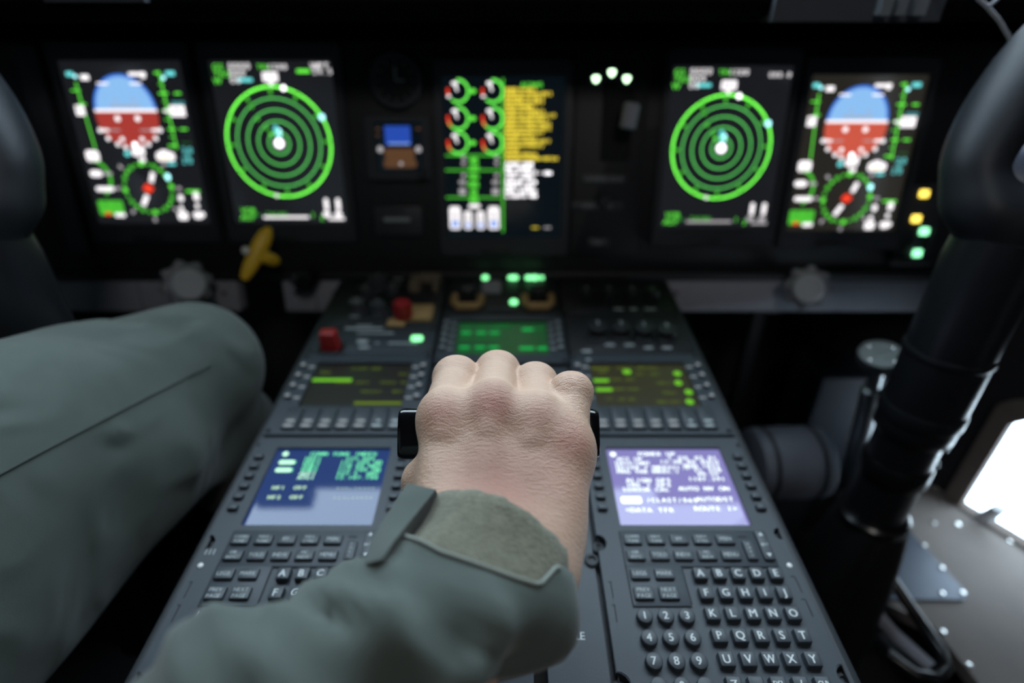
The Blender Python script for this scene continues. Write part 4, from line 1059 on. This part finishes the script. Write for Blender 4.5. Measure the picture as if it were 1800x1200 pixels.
# windshield: sloped wall with two panes
b0, t0 = Vector((0, 0.985, 0.985)), Vector((0, 0.46, 1.52)); sd = (t0 - b0); sl = sd.length / mm; sd.normalize(); wn_ = Vector((1, 0, 0)).cross(sd)
WS = Matrix(((1, 0, wn_.x, 0), (0, sd.y, wn_.y, b0.y), (0, sd.z, wn_.z, b0.z), (0, 0, 0, 1)))
pl = [(-590, 110), (-40, 110), (-40, sl - 60), (-700, sl - 60)]; pr = [(-x, y) for x, y in pl][::-1]
m1 = MB(); m1.plate([(-1000, 0), (1000, 0), (1250, sl), (-1250, sl)], [pl, pr], -20, 10); struct('wall_windshield', m1, M_shell, M=WS)
for k, P_ in enumerate((pl, pr)):
    m1 = MB(); m1.plate(P_, [], -8, -3); o_ = struct('window_%d' % (2 + k), m1, GLS, M=WS)

# glareshield over the panel with the two mode panels on its lip
t = thing('glareshield', Matrix.Translation((0, 0.83, 0.93)), 'black glareshield hood overhanging the instrument panel', 'glareshield')
m1 = MB(); m1.rbox(-14, -36, 1330, 385, 14, -6, 30, 6); m1.build('hood', M_lip, t)
m1 = MB(); m1.tube([(-676, -228, 8), (648, -228, 8)], 12, 12); m1.build('padded_lip', M_lip, t, angle=60)
m1 = MB(); m1.box(-650, 620, -50, 150, -60, -6); m1.build('hood_underside', M_lip, t)
def lip_pt(x, y, Y=0.588):
    d = sight(x, y); p = EYE + d * (Y / d.y); return p
def mode_panel(x0, x1, yb, label, switches):
    a, b = lip_pt(x0, yb), lip_pt(x1, yb); h = 46
    t = thing('mode_panel', Matrix.Translation(((a.x + b.x) / 2, .581, a.z)), label, 'control panel', 'mode panels along the glareshield lip')
    w = (b.x - a.x) / mm
    m1 = MB(); m1.box(-w / 2, w / 2, 0, 30, 0, h); m1.build('panel_housing', mat('mode_grey', (0.045, 0.05, 0.06), .7), t)
    for (xa, xb, ya, yb2) in switches:
        p, q_ = lip_pt(xa, yb2, .571), lip_pt(xb, ya, .571)
        m1 = MB(); m1.box((p.x - (a.x + b.x) / 2) / mm, (q_.x - (a.x + b.x) / 2) / mm, -10, 1, (p.z - a.z) / mm, (q_.z - a.z) / mm + 14); m1.build('push_switch', mat('switch_grey', (0.17, 0.19, 0.21), .6), t)
mode_panel(1352, 1642, 38, 'grey mode panel with three square switches above the right flight display', ((1545, 1571, 4, 27), (1574, 1598, 4, 27), (1605, 1634, 4, 27)))
mode_panel(88, 262, 4, 'grey mode panel edge above the left flight display', ())
# cable at the upper right
t = thing('intercom_cable', Matrix.Translation(cp(1745, 20, .47)), 'thin grey cable hanging at the top right corner', 'cable')
o = cp(1745, 20, .47)
def lc(x, y, Z): p = cp(x, y, Z) - o; return (p.x / mm, p.y / mm, p.z / mm)
m1 = MB(); m1.tube([lc(1560, -900, .30), lc(1640, -260, .40), lc(1690, -48, .455), lc(1712, -10, .462), lc(1736, 12, .468), lc(1756, 35, .475), lc(1772, 62, .485), lc(1800, 130, .52), lc(1815, 240, .56)], 1.7, 8); m1.build('main_lead', mat('cable_grey', (0.42, 0.42, 0.46), .5), t, angle=60)
m1 = MB(); m1.tube([lc(1737, 12, .468), lc(1752, 0, .46), lc(1785, -26, .45), lc(1860, -300, .38)], 1.3, 8); m1.build('branch_lead', mat('cable_grey', (0.42, 0.42, 0.46), .5), t, angle=60)
# ------------------------------------------------------------------ the pilot: right hand on the throttle, sleeve, trouser leg
OH = cp(866, 718, 0.288)         # middle knuckle joint
def skin():
    m = bpy.data.materials.new('skin'); m.use_nodes = True; nt = m.node_tree; b = nt.nodes['Principled BSDF']
    L = nt.links.new
    tc = nt.nodes.new('ShaderNodeTexCoord')
    at = nt.nodes.new('ShaderNodeAttribute'); at.attribute_name = 'flush'
    ab = nt.nodes.new('ShaderNodeAttribute'); ab.attribute_name = 'tan'  # mask for the brown tone and painted shade of the hand's back
    nz = nt.nodes.new('ShaderNodeTexNoise'); nz.inputs['Scale'].default_value = 90; nz.inputs['Detail'].default_value = 5
    L(tc.outputs['Object'], nz.inputs['Vector'])
    m1 = nt.nodes.new('ShaderNodeMix'); m1.data_type = 'RGBA'; m1.inputs[6].default_value = (0.50, 0.32, 0.225, 1); m1.inputs[7].default_value = (0.60, 0.42, 0.315, 1); L(nz.outputs['Fac'], m1.inputs[0])
    m2 = nt.nodes.new('ShaderNodeMix'); m2.data_type = 'RGBA'; m2.inputs[7].default_value = (0.30, 0.165, 0.11, 1); L(ab.outputs['Fac'], m2.inputs[0]); L(m1.outputs[2], m2.inputs[6])
    m3 = nt.nodes.new('ShaderNodeMix'); m3.data_type = 'RGBA'; m3.inputs[7].default_value = (0.34, 0.115, 0.085, 1); L(at.outputs['Fac'], m3.inputs[0]); L(m2.outputs[2], m3.inputs[6])
    L(m3.outputs[2], b.inputs['Base Color'])
    b.inputs['Roughness'].default_value = 0.48; b.inputs['Specular IOR Level'].default_value = 0.4
    b.inputs['Subsurface Weight'].default_value = 0.12; b.inputs['Subsurface Radius'].default_value = (0.006, 0.0025, 0.0015); b.inputs['Subsurface Scale'].default_value = 0.5
    # fine cross creases and pores
    mp = nt.nodes.new('ShaderNodeMapping'); mp.inputs['Scale'].default_value = (260, 900, 500); L(tc.outputs['Object'], mp.inputs['Vector'])
    n1 = nt.nodes.new('ShaderNodeTexNoise'); n1.inputs['Scale'].default_value = 1; n1.inputs['Detail'].default_value = 3; n1.inputs['Distortion'].default_value = 0.6; L(mp.outputs[0], n1.inputs['Vector'])
    v1 = nt.nodes.new('ShaderNodeTexVoronoi'); v1.inputs['Scale'].default_value = 900; v1.feature = 'DISTANCE_TO_EDGE'; L(tc.outputs['Object'], v1.inputs['Vector'])
    ad = nt.nodes.new('ShaderNodeMath'); ad.operation = 'MULTIPLY_ADD'; L(v1.outputs['Distance'], ad.inputs[0]); ad.inputs[1].default_value = 0.5; L(n1.outputs['Fac'], ad.inputs[2])
    bp = nt.nodes.new('ShaderNodeBump'); bp.inputs['Strength'].default_value = 0.6; bp.inputs['Distance'].default_value = 0.0011; L(ad.outputs[0], bp.inputs['Height']); L(bp.outputs['Normal'], b.inputs['Normal'])
    return m
def cloth(name, ca, cb, weave=2600, bump=.35, ns=35, wr=0, ws=9):
    m = bpy.data.materials.new(name); m.use_nodes = True; nt = m.node_tree; b = nt.nodes['Principled BSDF']; L = nt.links.new
    tc = nt.nodes.new('ShaderNodeTexCoord'); nz = nt.nodes.new('ShaderNodeTexNoise'); nz.inputs['Scale'].default_value = ns; nz.inputs['Detail'].default_value = 6; L(tc.outputs['Object'], nz.inputs['Vector'])
    mx = nt.nodes.new('ShaderNodeMix'); mx.data_type = 'RGBA'; mx.inputs[6].default_value = (*ca, 1); mx.inputs[7].default_value = (*cb, 1); L(nz.outputs['Fac'], mx.inputs[0]); L(mx.outputs[2], b.inputs['Base Color'])
    b.inputs['Roughness'].default_value = 0.85; b.inputs['Specular IOR Level'].default_value = 0.25; b.inputs['Sheen Weight'].default_value = 0.15; b.inputs['Sheen Roughness'].default_value = 0.5
    n2 = nt.nodes.new('ShaderNodeTexNoise'); n2.inputs['Scale'].default_value = weave; n2.inputs['Detail'].default_value = 2; L(tc.outputs['Object'], n2.inputs['Vector'])
    bp = nt.nodes.new('ShaderNodeBump'); bp.inputs['Strength'].default_value = bump; bp.inputs['Distance'].default_value = 0.0006; L(n2.outputs['Fac'], bp.inputs['Height'])
    if wr:   # soft creases of the cloth
        n3 = nt.nodes.new('ShaderNodeTexNoise'); n3.noise_type = 'RIDGED_MULTIFRACTAL'; n3.inputs['Scale'].default_value = ws; n3.inputs['Detail'].default_value = 1.5; n3.inputs['Distortion'].default_value = 0.8; L(tc.outputs['Object'], n3.inputs['Vector'])
        b3 = nt.nodes.new('ShaderNodeBump'); b3.inputs['Strength'].default_value = 1.0; b3.inputs['Distance'].default_value = wr; L(n3.outputs['Fac'], b3.inputs['Height']); L(b3.outputs['Normal'], bp.inputs['Normal'])
    L(bp.outputs['Normal'], b.inputs['Normal'])
    return m
M_skin = skin()
M_suit = cloth('sage_cloth', (0.060, 0.075, 0.067), (0.084, 0.102, 0.091), wr=.008, ws=16)
M_felt = cloth('olive_felt', (0.085, 0.084, 0.060), (0.200, 0.195, 0.145), weave=700, bump=1.0, ns=260)
M_strapi = cloth('dark_hook_tape', (0.02, 0.021, 0.018), (0.04, 0.042, 0.036), weave=1800, bump=1.0)

def R3(p, ang_deg, axis):
    return np.array(Matrix.Rotation(math.radians(ang_deg), 3, axis) @ Vector(p))
def finger(mcp, pitch, yaw, lens, rad, curl):
    """Chain of joints: knuckle, first, second joint, tip; pitch up from level, curl per joint downward."""
    P = [np.array(mcp, float)]; a = pitch
    for L_, c_ in zip(lens, [0] + list(curl)):
        a -= c_
        d = np.array([math.sin(math.radians(yaw)) * math.cos(math.radians(a)), math.cos(math.radians(yaw)) * math.cos(math.radians(a)), math.sin(math.radians(a))])
        P.append(P[-1] + d * L_)
    return list(zip(P, rad))
FING = [finger((-25, -4, -3), -4, 3, (42, 24, 20), (13.0, 12.6, 10.6, 8.6), (88, 78)),
        finger((0, 0, 0), -8, 2, (45, 27, 21), (13.2, 12.4, 10.6, 8.6), (88, 78)),
        finger((24, -5, -4.5), -6, 0, (41, 25, 21), (12.8, 12.2, 10.2, 8.4), (92, 78)),
        finger((38, -15, -13), 18, 9, (35, 19, 18), (12.0, 11.0, 9.4, 7.8), (95, 70))]
WR_ = np.array((-5.0, -80.0, -29.0))
lo_, hi_, hs = (-72, -125, -100), (80, 75, 42), 1.25
G = grid(lo_, hi_, hs)
# palm and back of the hand
base = [np.array((-23, -54, -20)), np.array((-5, -60, -18)), np.array((12, -60, -21)), np.array((26, -60, -27))]
pal = None
for fg, b_ in zip(FING, base):
    d = cone(G, b_, fg[0][0] + np.array((0, 0, -1)), 13.5, 11.0); pal = d if pal is None else smin(pal, d, 10)
pal = smin(pal, cone(G, (-8, -18, -14), (34, -22, -21), 11, 10), 12)
pal = smin(pal, cone(G, (-14, -48, -27), (24, -52, -32), 14, 14), 14)
pal = smin(pal, cone(G, (35, -20, -20), (24, -74, -33), 12, 14.5), 14)          # outer edge of the palm
pal = smin(pal, cone(G, (-17, -72, -27), (10, -78, -29), 18, 18, (1, 1, .95)), 18)
pal = smin(pal, cone(G, (-3, -78, -29), (-36, -116, -34), 25, 25), 20)           # wrist into forearm
pal = smin(pal, cone(G, (12, -80, -33), (-20, -114, -36), 17, 20), 16)
# extensor tendons
for fg, b_ in zip(FING[:3], base[:3]):
    pal = smin(pal, cone(G, b_ * .35 + fg[0][0] * .65 + np.array((0, 0, 9.6)), fg[0][0] + np.array((0, 2, 9.4)), 2.6, 3.4), 7)
hand = pal
for i, fg in enumerate(FING):
    f1 = None
    for (a, ra), (b, rb) in zip(fg, fg[1:]):
        d = cone(G, a, b, ra, rb); f1 = d if f1 is None else smin(f1, d, 4)
    f1 = smin(f1, cone(G, fg[0][0] + np.array((0, -3, 1.4)), fg[0][0] + np.array((0, 3, 1.6)), 11.2, 11.2), 5)   # knuckle
    f1 = smin(f1, cone(G, fg[1][0] + np.array((-2, -1, 1.0)), fg[1][0] + np.array((2, -1, 1.0)), fg[1][1] - 1.6, fg[1][1] - 1.6), 4)
    near = np.clip((G[..., 1] - fg[0][0][1] - 2) / 34.0, 0, 1)                 # webs: soft at the knuckles, crisp between fingers
    k = 11.0 * (1 - near) ** 1.3 + 0.8
    h = np.maximum(k - np.abs(hand - f1), 0) / k
    hand = np.minimum(hand, f1) - h * h * k * 0.25
TH = [((-14, -58, -30), 13), ((-33, -27, -26), 12), ((-30, -5, -38), 11), ((-6, 10, -50), 9)]
th = None
for (a, ra), (b, rb) in zip(TH, TH[1:]):
    d = cone(G, a, b, ra, rb); th = d if th is None else smin(th, d, 5)
hand = smin(hand, th, 7)
hand = np.maximum(hand, -(G[..., 1] + 118))
V, Q = surface_nets(hand, lo_, hs)
def gs(c, r): return np.exp(-((V - np.array(c)) ** 2).sum(1) / (r * r))
flush = np.zeros(len(V))
for fg, w_, r_ in ((FING[0], .8, 9), (FING[1], 1.0, 10), (FING[2], .6, 9), (FING[3], .7, 13)):
    flush = np.maximum(flush, w_ * gs(fg[0][0] + np.array((0, -9, 8)), r_))
flush = np.maximum(flush, .35 * gs((4, -56, -4), 24)); flush = np.maximum(flush, .35 * gs((34, -42, -4), 18))
for fg in FING: flush = np.maximum(flush, .12 * gs(fg[1][0] + np.array((0, 3, 9)), 12))
tan = np.clip(.95 * np.exp(-((V[:, 0] - 4) / 28) ** 2 - ((V[:, 1] + 48) / 32) ** 2) * (V[:, 2] > -22), 0, 1)  # brown skin, deepened so the back of the hand carries painted shade
person = np_object('person', V, Q, M_skin, None, Matrix.Translation(OH), attr={'flush': flush, 'tan': tan})
sm = person.modifiers.new('smooth', 'SMOOTH'); sm.factor = 0.5; sm.iterations = 2
tag(person, 'pilot in a sage green flight suit gripping the throttle lever with the right hand', 'person')

# throttle lever held by the hand (its own thing)
hb = OH + Vector((0.004, 0.014, -0.0285))
t = thing('throttle_lever', Matrix.Translation(hb), 'black throttle lever with a wide glossy grip held in the fist', 'throttle lever')
m1 = MB()
pr_ = [(-12, -12), (-8, -14.5), (8, -14.5), (13, -11), (15, -4), (15, 5), (12, 12), (7, 14.5), (-8, 14.5), (-12, 12), (-13, 0)]
ra_ = math.radians(-38)
prof = [(y * math.cos(ra_) - z * math.sin(ra_), y * math.sin(ra_) + z * math.cos(ra_)) for y, z in pr_]   # (y, z) section, face turned up towards the seats
pc = []
n_ = len(prof)
for i in range(n_):
    a, b, c_ = Vector(prof[i - 1]), Vector(prof[i]), Vector(prof[(i + 1) % n_])
    for f_ in (0, .33, .66): 
        p0_, p1_ = a.lerp(b, .5), b.lerp(c_, .5)
        pc.append(((1 - f_) ** 2 * p0_ + 2 * f_ * (1 - f_) * b + f_ ** 2 * p1_))
def sec(x, s_): return [(x, p.x * s_, p.y * s_) for p in pc]
X0, X1 = -57.5, 55
rg = [sec(X0 + 1.5, .86), sec(X0, .94), sec(X0 + 1, .985), sec(X0 + 3, 1), sec(X1 - 6, 1), sec(X1 - 2.5, .975), sec(X1, .90), sec(X1 + .5, .78)]
m1.loft([r[::-1] for r in rg][::-1]); m1.build('grip', mat('gloss_black', (0.004, 0.004, 0.005), 0.16, coat=.3), t, angle=50)
for dx in (-40, 28):
    m1 = MB(); m1.tube([(dx, 6, -10), (dx, 14, -60), (dx - 1, 10, -190)], [7, 6.5, 6], 12, sx=1.6); m1.build('lever_shaft', M_black, t)

# ------------------------------------------------------------------ sleeve
Wp = Vector(OH) + Vector(WR_.tolist()) * mm
T0_, T1_ = Vector((-.36, -.92, -.10)).normalized(), Vector((-.86, -.48, -.13)).normalized()
def axis_at(t):
    """Centre line of the bent wrist and forearm: point and direction."""
    q_ = max(-.02, min(t, .13)); p = Wp + T0_ * q_ + (T1_ - T0_) * (q_ * q_ / .26) * (1 if q_ > 0 else 0)
    d = (T0_ + (T1_ - T0_) * (max(0, q_) / .13)).normalized()
    if t > q_: p = p + d * (t - q_)
    if t < -.02: p = p + d * (t + .02)
    n = (Vector((0, 0, 1)) - d * d.z).normalized()
    return p, d, n, d.cross(n)
Ep = axis_at(.285)[0]
def bump2(t, th, t0, a0, st, sa): 
    d = (th - math.radians(a0) + math.pi) % (2 * math.pi) - math.pi
    return math.exp(-((t - t0) / st) ** 2 - (d / math.radians(sa)) ** 2)
FOLDS = [(.038, 48, .012, 22, 4.5), (.064, 112, .0115, 21, -22.0), (.046, 132, .022, 13, 7.0), (.050, 160, .024, 12, -9.0), (.094, 66, .030, 34, 20.0), (.008, 180, .014, 30, 9.0), (.052, 188, .022, 38, -14.0), (.044, 205, .022, 66, -29.0),
         (.100, 140, .018, 25, 6.0), (.050, 86, .010, 24, 6.0), (.056, 48, .014, 22, 5.0), (.145, 100, .03, 34, -10.0), (.185, 75, .040, 40, 8.0), (.21, 130, .035, 45, -8), (.245, 90, .03, 60, 7), (.062, 20, .015, 30, -5)]
DIAG = [(.047, 100, .030, .0045, 30, 4.5), (.036, 122, -.020, .0045, 24, -4.0), (.080, 85, .035, .006, 34, 5.5), (.030, 138, .025, .004, 22, 3.5), (.060, 70, -.030, .005, 25, -4.5), (.095, 120, -.03, .007, 34, 6), (.054, 140, .035, .005, 22, -5)]
def sleeve_pt(t, th, off=0.0):
    c, Tx, Nx, Sx = axis_at(t)
    ra = (.0385 + .019 * min(1, max(0, (t - .0) / .10)) + .006 * max(0, t - .1) / .15)
    rb = (.0350 + .019 * min(1, max(0, t / .10)) + .006 * max(0, t - .1) / .15)
    d = sum(A * bump2(t, th, t0, a0, st, sa) for (t0, a0, st, sa, A) in FOLDS) * mm
    d += mm * (1.2 * math.sin(34 * t / .05 * .5 + 3 * th) * min(1, t / .05) + .7 * math.sin(90 * t + 5 * th + 1))
    for (t0, a0, m_, w_, e_, A) in DIAG:
        u = (t - t0) - m_ * (th - math.radians(a0)); v_ = th - math.radians(a0)
        d += mm * A * math.exp(-(u / w_) ** 2 - (v_ / math.radians(e_)) ** 2)
    sag = Vector((0, 0, -.006)) * min(1, max(0, t / .08))
    return c + sag + Sx * ((ra + d + off) * math.cos(th)) + Nx * ((rb + d + off) * math.sin(th))
def shell(name, edge, t1, nt_, off, thick, mt, rim_noise=0.0, th0=0, th1=360, nth=96, roll=.012):
    """Cloth tube (or part of one) round the forearm, with a turned-in distal hem."""
    full = th1 - th0 >= 360; cols = []
    na = nth if full else nth + 1
    for i in range(na):
        th = math.radians(th0 + (th1 - th0) * i / nth); e = edge(math.degrees(th)); col = []
        jit = rim_noise * (math.sin(17 * th) + .6 * math.sin(41 * th + 1) + .5 * math.sin(73 * th))
        for k in range(4): col.append(sleeve_pt(e + jit + roll * (1 - k / 4), th, off - thick))
        col.append(sleeve_pt(e + jit - .0006, th, off - thick * .5))
        for k in range(nt_ + 1): col.append(sleeve_pt(e + jit + (t1 - e) * (k / nt_), th, off))
        cols.append(col)
    n = len(cols[0]); vs = [tuple((p - Wp) / mm) for c in cols for p in c]; fs = []
    for i in range(na if full else na - 1):
        j = (i + 1) % na
        for k in range(n - 1): fs.append((i * n + k, i * n + k + 1, j * n + k + 1, j * n + k))
    m1 = MB(); m1.add(vs, fs); return m1.build(name, mt, person, Matrix.Translation(Wp - Vector(OH)), angle=80)
def edge_main(a):
    a = a % 360
    return float(np.interp(a, (0, 40, 62, 85, 105, 125, 138, 146, 160, 300, 360), (.004, .006, .013, .015, .013, .010, .007, -.004, -.008, 0, .004)))
slv = shell('sleeve', edge_main, .285, 60, .0016, .0016, M_suit)
cuf = shell('cuff_patch', lambda a: -.018 + .006 * math.cos(math.radians(a - 90)) * 0, .045, 14, -.0016, .0022, M_felt, rim_noise=.0004)
# hem stitching along the sleeve edge
pts = [tuple((sleeve_pt(edge_main(a) + .0005, math.radians(a), .0018) - Wp) / mm) for a in range(40, 150, 3)]
m1 = MB(); m1.tube(pts, .9, 8); m1.build('sleeve_hem', cloth('pale_edge', (.16, .18, .16), (.24, .26, .23)), person, Matrix.Translation(Wp - Vector(OH)), angle=80)
# loose end of the cuff strap standing off on the thumb side
from mathutils.bvhtree import BVHTree
def world_bvh(o):
    return BVHTree.FromPolygons([v.co + o.matrix_basis.translation + OH for v in o.data.vertices], [tuple(p.vertices) for p in o.data.polygons])
BV = [world_bvh(slv), world_bvh(cuf)]
def onsleeve(x, y, lift):
    d = sight(x, y); best = None
    for b_ in BV:
        h = b_.ray_cast(EYE, d.normalized())
        if h[0] is not None:
            z_ = (h[0] - EYE).dot(FW); best = z_ if best is None else min(best, z_)
    return (best if best else .205) - lift
A_ = [(718, 849, .004), (698, 880, .005), (675, 915, .006), (655, 950, .006), (645, 990, .004)]
B_ = [(766, 860, .006), (742, 890, .007), (716, 922, .007), (692, 952, .007), (672, 982, .006)]
C_ = [(770, 870, .0005), (754, 905, .0005), (731, 942, .0005), (708, 972, .0005), (684, 1000, .0005)]
zb0, zb1 = onsleeve(*B_[1]), onsleeve(*B_[-1])
ZB = [zb0 + (zb1 - zb0) * k / 4 for k in range(5)]
a_ = [(cp(p[0], p[1], z + .003) - Wp) / mm for p, z in zip(A_, ZB)]; b_ = [(cp(p[0], p[1], z) - Wp) / mm for p, z in zip(B_, ZB)]
c_ = [(cp(p[0], p[1], z + .008) - Wp) / mm for p, z in zip(C_, ZB)]
m1 = MB()
for (u_, v_, mi) in ((a_, b_, 0), (b_, c_, 1)):
    vs = []; 
    for p, q_ in zip(u_, v_):
        nrm = Vector((0.45, -.5, .6)).normalized() * 2.2
        vs += [p, q_, q_ - nrm, p - nrm]
    fs = []
    for k in range(len(u_) - 1):
        o_ = 4 * k
        for e in range(4): fs.append((o_ + e, o_ + (e + 1) % 4, o_ + 4 + (e + 1) % 4, o_ + 4 + e))
    fs += [(0, 1, 2, 3)[::-1], tuple(4 * (len(u_) - 1) + e for e in range(4))]
    m1.add(vs, fs, mi)
m1.build('cuff_strap', [M_suit, M_strapi], person, Matrix.Translation(Wp - Vector(OH)), angle=50)

# ------------------------------------------------------------------ flight suit: legs, hips, upper arm, chest
lo_, hi_, hs = (-900, -450, 20), (-140, 780, 1250), 7.0
G = grid(lo_, hi_, hs)
KN, HP = np.array((-350, 452, 604)), np.array((-480, -40, 725))
f = cone(G, HP, KN, 112, 76)
f = smin(f, cone(G, (-400, 180, 590), (-362, 400, 565), 95, 72), 60)
f = smin(f, cone(G, KN, (-318, 640, 130), 72, 52), 30)
f = smin(f, cone(G, (-350, 455, 590), (-315, 470, 622), 70, 56), 25)
f = smin(f, cone(G, (-680, -40, 735), (-680, 440, 640), 112, 76), 30)
f = smin(f, cone(G, (-680, 440, 640), (-665, 600, 130), 70, 52), 30)
f = smin(f, cone(G, (-520, -90, 735), (-660, -90, 735), 120, 120), 60)
f = smin(f, cone(G, (-620, -130, 790), (-690, -255, 1010), 145, 150, (1.1, .85, 1)), 60)
sh = np.array((-540, -260, 1010)); el = np.array([Ep.x, Ep.y, Ep.z]) / mm
f = smin(f, cone(G, sh, el, 82, 66), 40)
f = np.where(f < 40, f + 2.6 * np.sin(G[..., 0] / 21 + G[..., 1] / 33 + 1.5 * np.sin(G[..., 2] / 40)) + 2.0 * np.sin(G[..., 2] / 26 - G[..., 1] / 19 + 1.2 * np.sin(G[..., 0] / 30)) * np.clip((G[..., 1] - 250) / 200, 0, 1), f)
def dent(c, r, A):
    return A * np.exp(-((G - np.array(c, np.float32)) ** 2).sum(-1) / (r * r))
f = f + dent((-300, 430, 560), 35, 16) + dent((-290, 360, 600), 40, -8)
def crease(px, py, Z, ang, L_, wd, A):
    c0 = np.array(cp(px, py, Z)) / mm; d0 = (np.array(cp(px + 40 * math.cos(math.radians(ang)), py + 40 * math.sin(math.radians(ang)), Z)) / mm - c0); d0 /= np.linalg.norm(d0)
    q_ = (G - c0.astype(np.float32)); al = q_ @ d0.astype(np.float32); pr2 = (q_ ** 2).sum(-1) - al ** 2
    return A * np.exp(-(al / L_) ** 2 - pr2 / (wd * wd))
for c_ in ((225, 566, .50, 25, 26, 11, 7), (255, 602, .50, 10, 18, 12, 7), (215, 600, .49, 60, 40, 13, -4), (320, 610, .50, 75, 55, 14, 5), (360, 600, .51, 80, 45, 12, -4), (180, 690, .45, 50, 60, 16, 5), (250, 720, .46, 80, 60, 16, -5), (290, 760, .46, 85, 70, 16, 6), (120, 620, .45, -20, 60, 14, 4), (60, 720, .42, -35, 80, 18, -4), (200, 860, .42, 60, 70, 18, 6), (330, 700, .48, 60, 40, 14, 6), (90, 880, .38, 70, 80, 20, 6)):
    f = f + crease(*c_)
V, Q = surface_nets(f, lo_, hs)
suit = np_object('flight_suit', V, Q, M_suit, person, Matrix.Translation(-Vector(OH)))
sm = suit.modifiers.new('smooth', 'SMOOTH'); sm.factor = 0.5; sm.iterations = 4
from mathutils.bvhtree import BVHTree
bv = BVHTree.FromPolygons([tuple(v) for v in V * mm], [tuple(q_) for q_ in Q.tolist()])
pts = []
for k in range(40):
    x, y = -120 + 490 * k / 39, 905 - 262 * (k / 39) ** 0.93
    h = bv.ray_cast(EYE, sight(x, y).normalized())
    if h[0] is not None: pts.append(tuple((h[0] + h[1] * 0.0004) / mm))
if len(pts) > 3:
    m1 = MB(); m1.tube(pts, .9, 8); m1.build('trouser_seam', cloth('seam_thread', (.03, .036, .034), (.045, .055, .05)), suit, None, angle=80)
# boots on the floor
for bx in (-318, -665):
    m1 = MB(); y0 = 640 if bx > -400 else 620
    m1.rbox(bx, y0 + 70, 100, 290, 45, 0, 45, 14); m1.lathe([(52, 30), (54, 90), (50, 170), (48, 200)], (bx, y0 - 10, 0), n=24); m1.sphere((bx, y0 + 130, 45), 50, 16, sc=(.95, 1.6, .8))
    m1.build('flight_boot', M_boot, person, Matrix.Translation(-Vector(OH)), angle=60)
# ------------------------------------------------------------------ daylight, camera, output
w = bpy.data.worlds.new('overcast_sky'); SC.world = w; w.use_nodes = True
nt = w.node_tree; bg = nt.nodes['Background']
bg.inputs['Color'].default_value = (0.79, 0.93, 1.06, 1); bg.inputs['Strength'].default_value = 8.5
def portal(M, sx, sy, cx, cy, flip):
    l = bpy.data.lights.new('portal', 'AREA'); l.shape = 'RECTANGLE'; l.size = sx * mm; l.size_y = sy * mm; l.cycles.is_portal = True
    o = bpy.data.objects.new('daylight_portal', l); COL.objects.link(o)
    o.matrix_world = M @ T(cx, cy, 12 if not flip else -12) @ (Matrix.Identity(4) if not flip else Matrix.Rotation(math.pi, 4, 'X'))
# portals emit along their local -Z: for frames whose w axis points outside the cabin no flip is needed
portal(WS, 1400, sl - 140, 0, sl / 2 + 25, wn_.y < 0)
cx = sum(p[0] for p in wl) / len(wl); cy = sum(p[1] for p in wl) / len(wl)
portal(WR, 420, 330, cx, cy, False)

dl = bpy.data.lights.new('aft_fill_light', 'AREA'); dl.shape = 'DISK'; dl.size = 0.22; dl.energy = 2.0; dl.color = (1.0, 0.96, 0.92)  # added fill from behind, no visible source; lifts the rails and yellow handle
do = bpy.data.objects.new('aft_fill_light', dl); COL.objects.link(do); do.matrix_world = Matrix.Translation((0.15, -0.40, 1.46)) @ Matrix.Rotation(math.radians(38), 4, 'X')
cam = bpy.data.cameras.new('camera'); co = bpy.data.objects.new('camera', cam); COL.objects.link(co)
cam.sensor_width = 36; cam.sensor_fit = 'HORIZONTAL'; cam.lens = 36 * FPX / 1800; cam.clip_start = 0.01; cam.clip_end = 100
co.matrix_world = Matrix(((1, 0, 0, EYE.x), (0, UPV.y, -FW.y, EYE.y), (0, UPV.z, -FW.z, EYE.z), (0, 0, 0, 1)))
cam.dof.use_dof = True; cam.dof.focus_distance = 0.295; cam.dof.aperture_fstop = 2.9
SC.camera = co
SC.view_settings.view_transform = 'Standard'; SC.view_settings.look = 'None'; SC.view_settings.gamma = 1; SC.view_settings.exposure = 0; SC.view_settings.use_curve_mapping = False
SC.cycles.use_denoising = True; SC.cycles.max_bounces = 6; SC.cycles.transparent_max_bounces = 12
SC.cycles.sample_clamp_indirect = 4
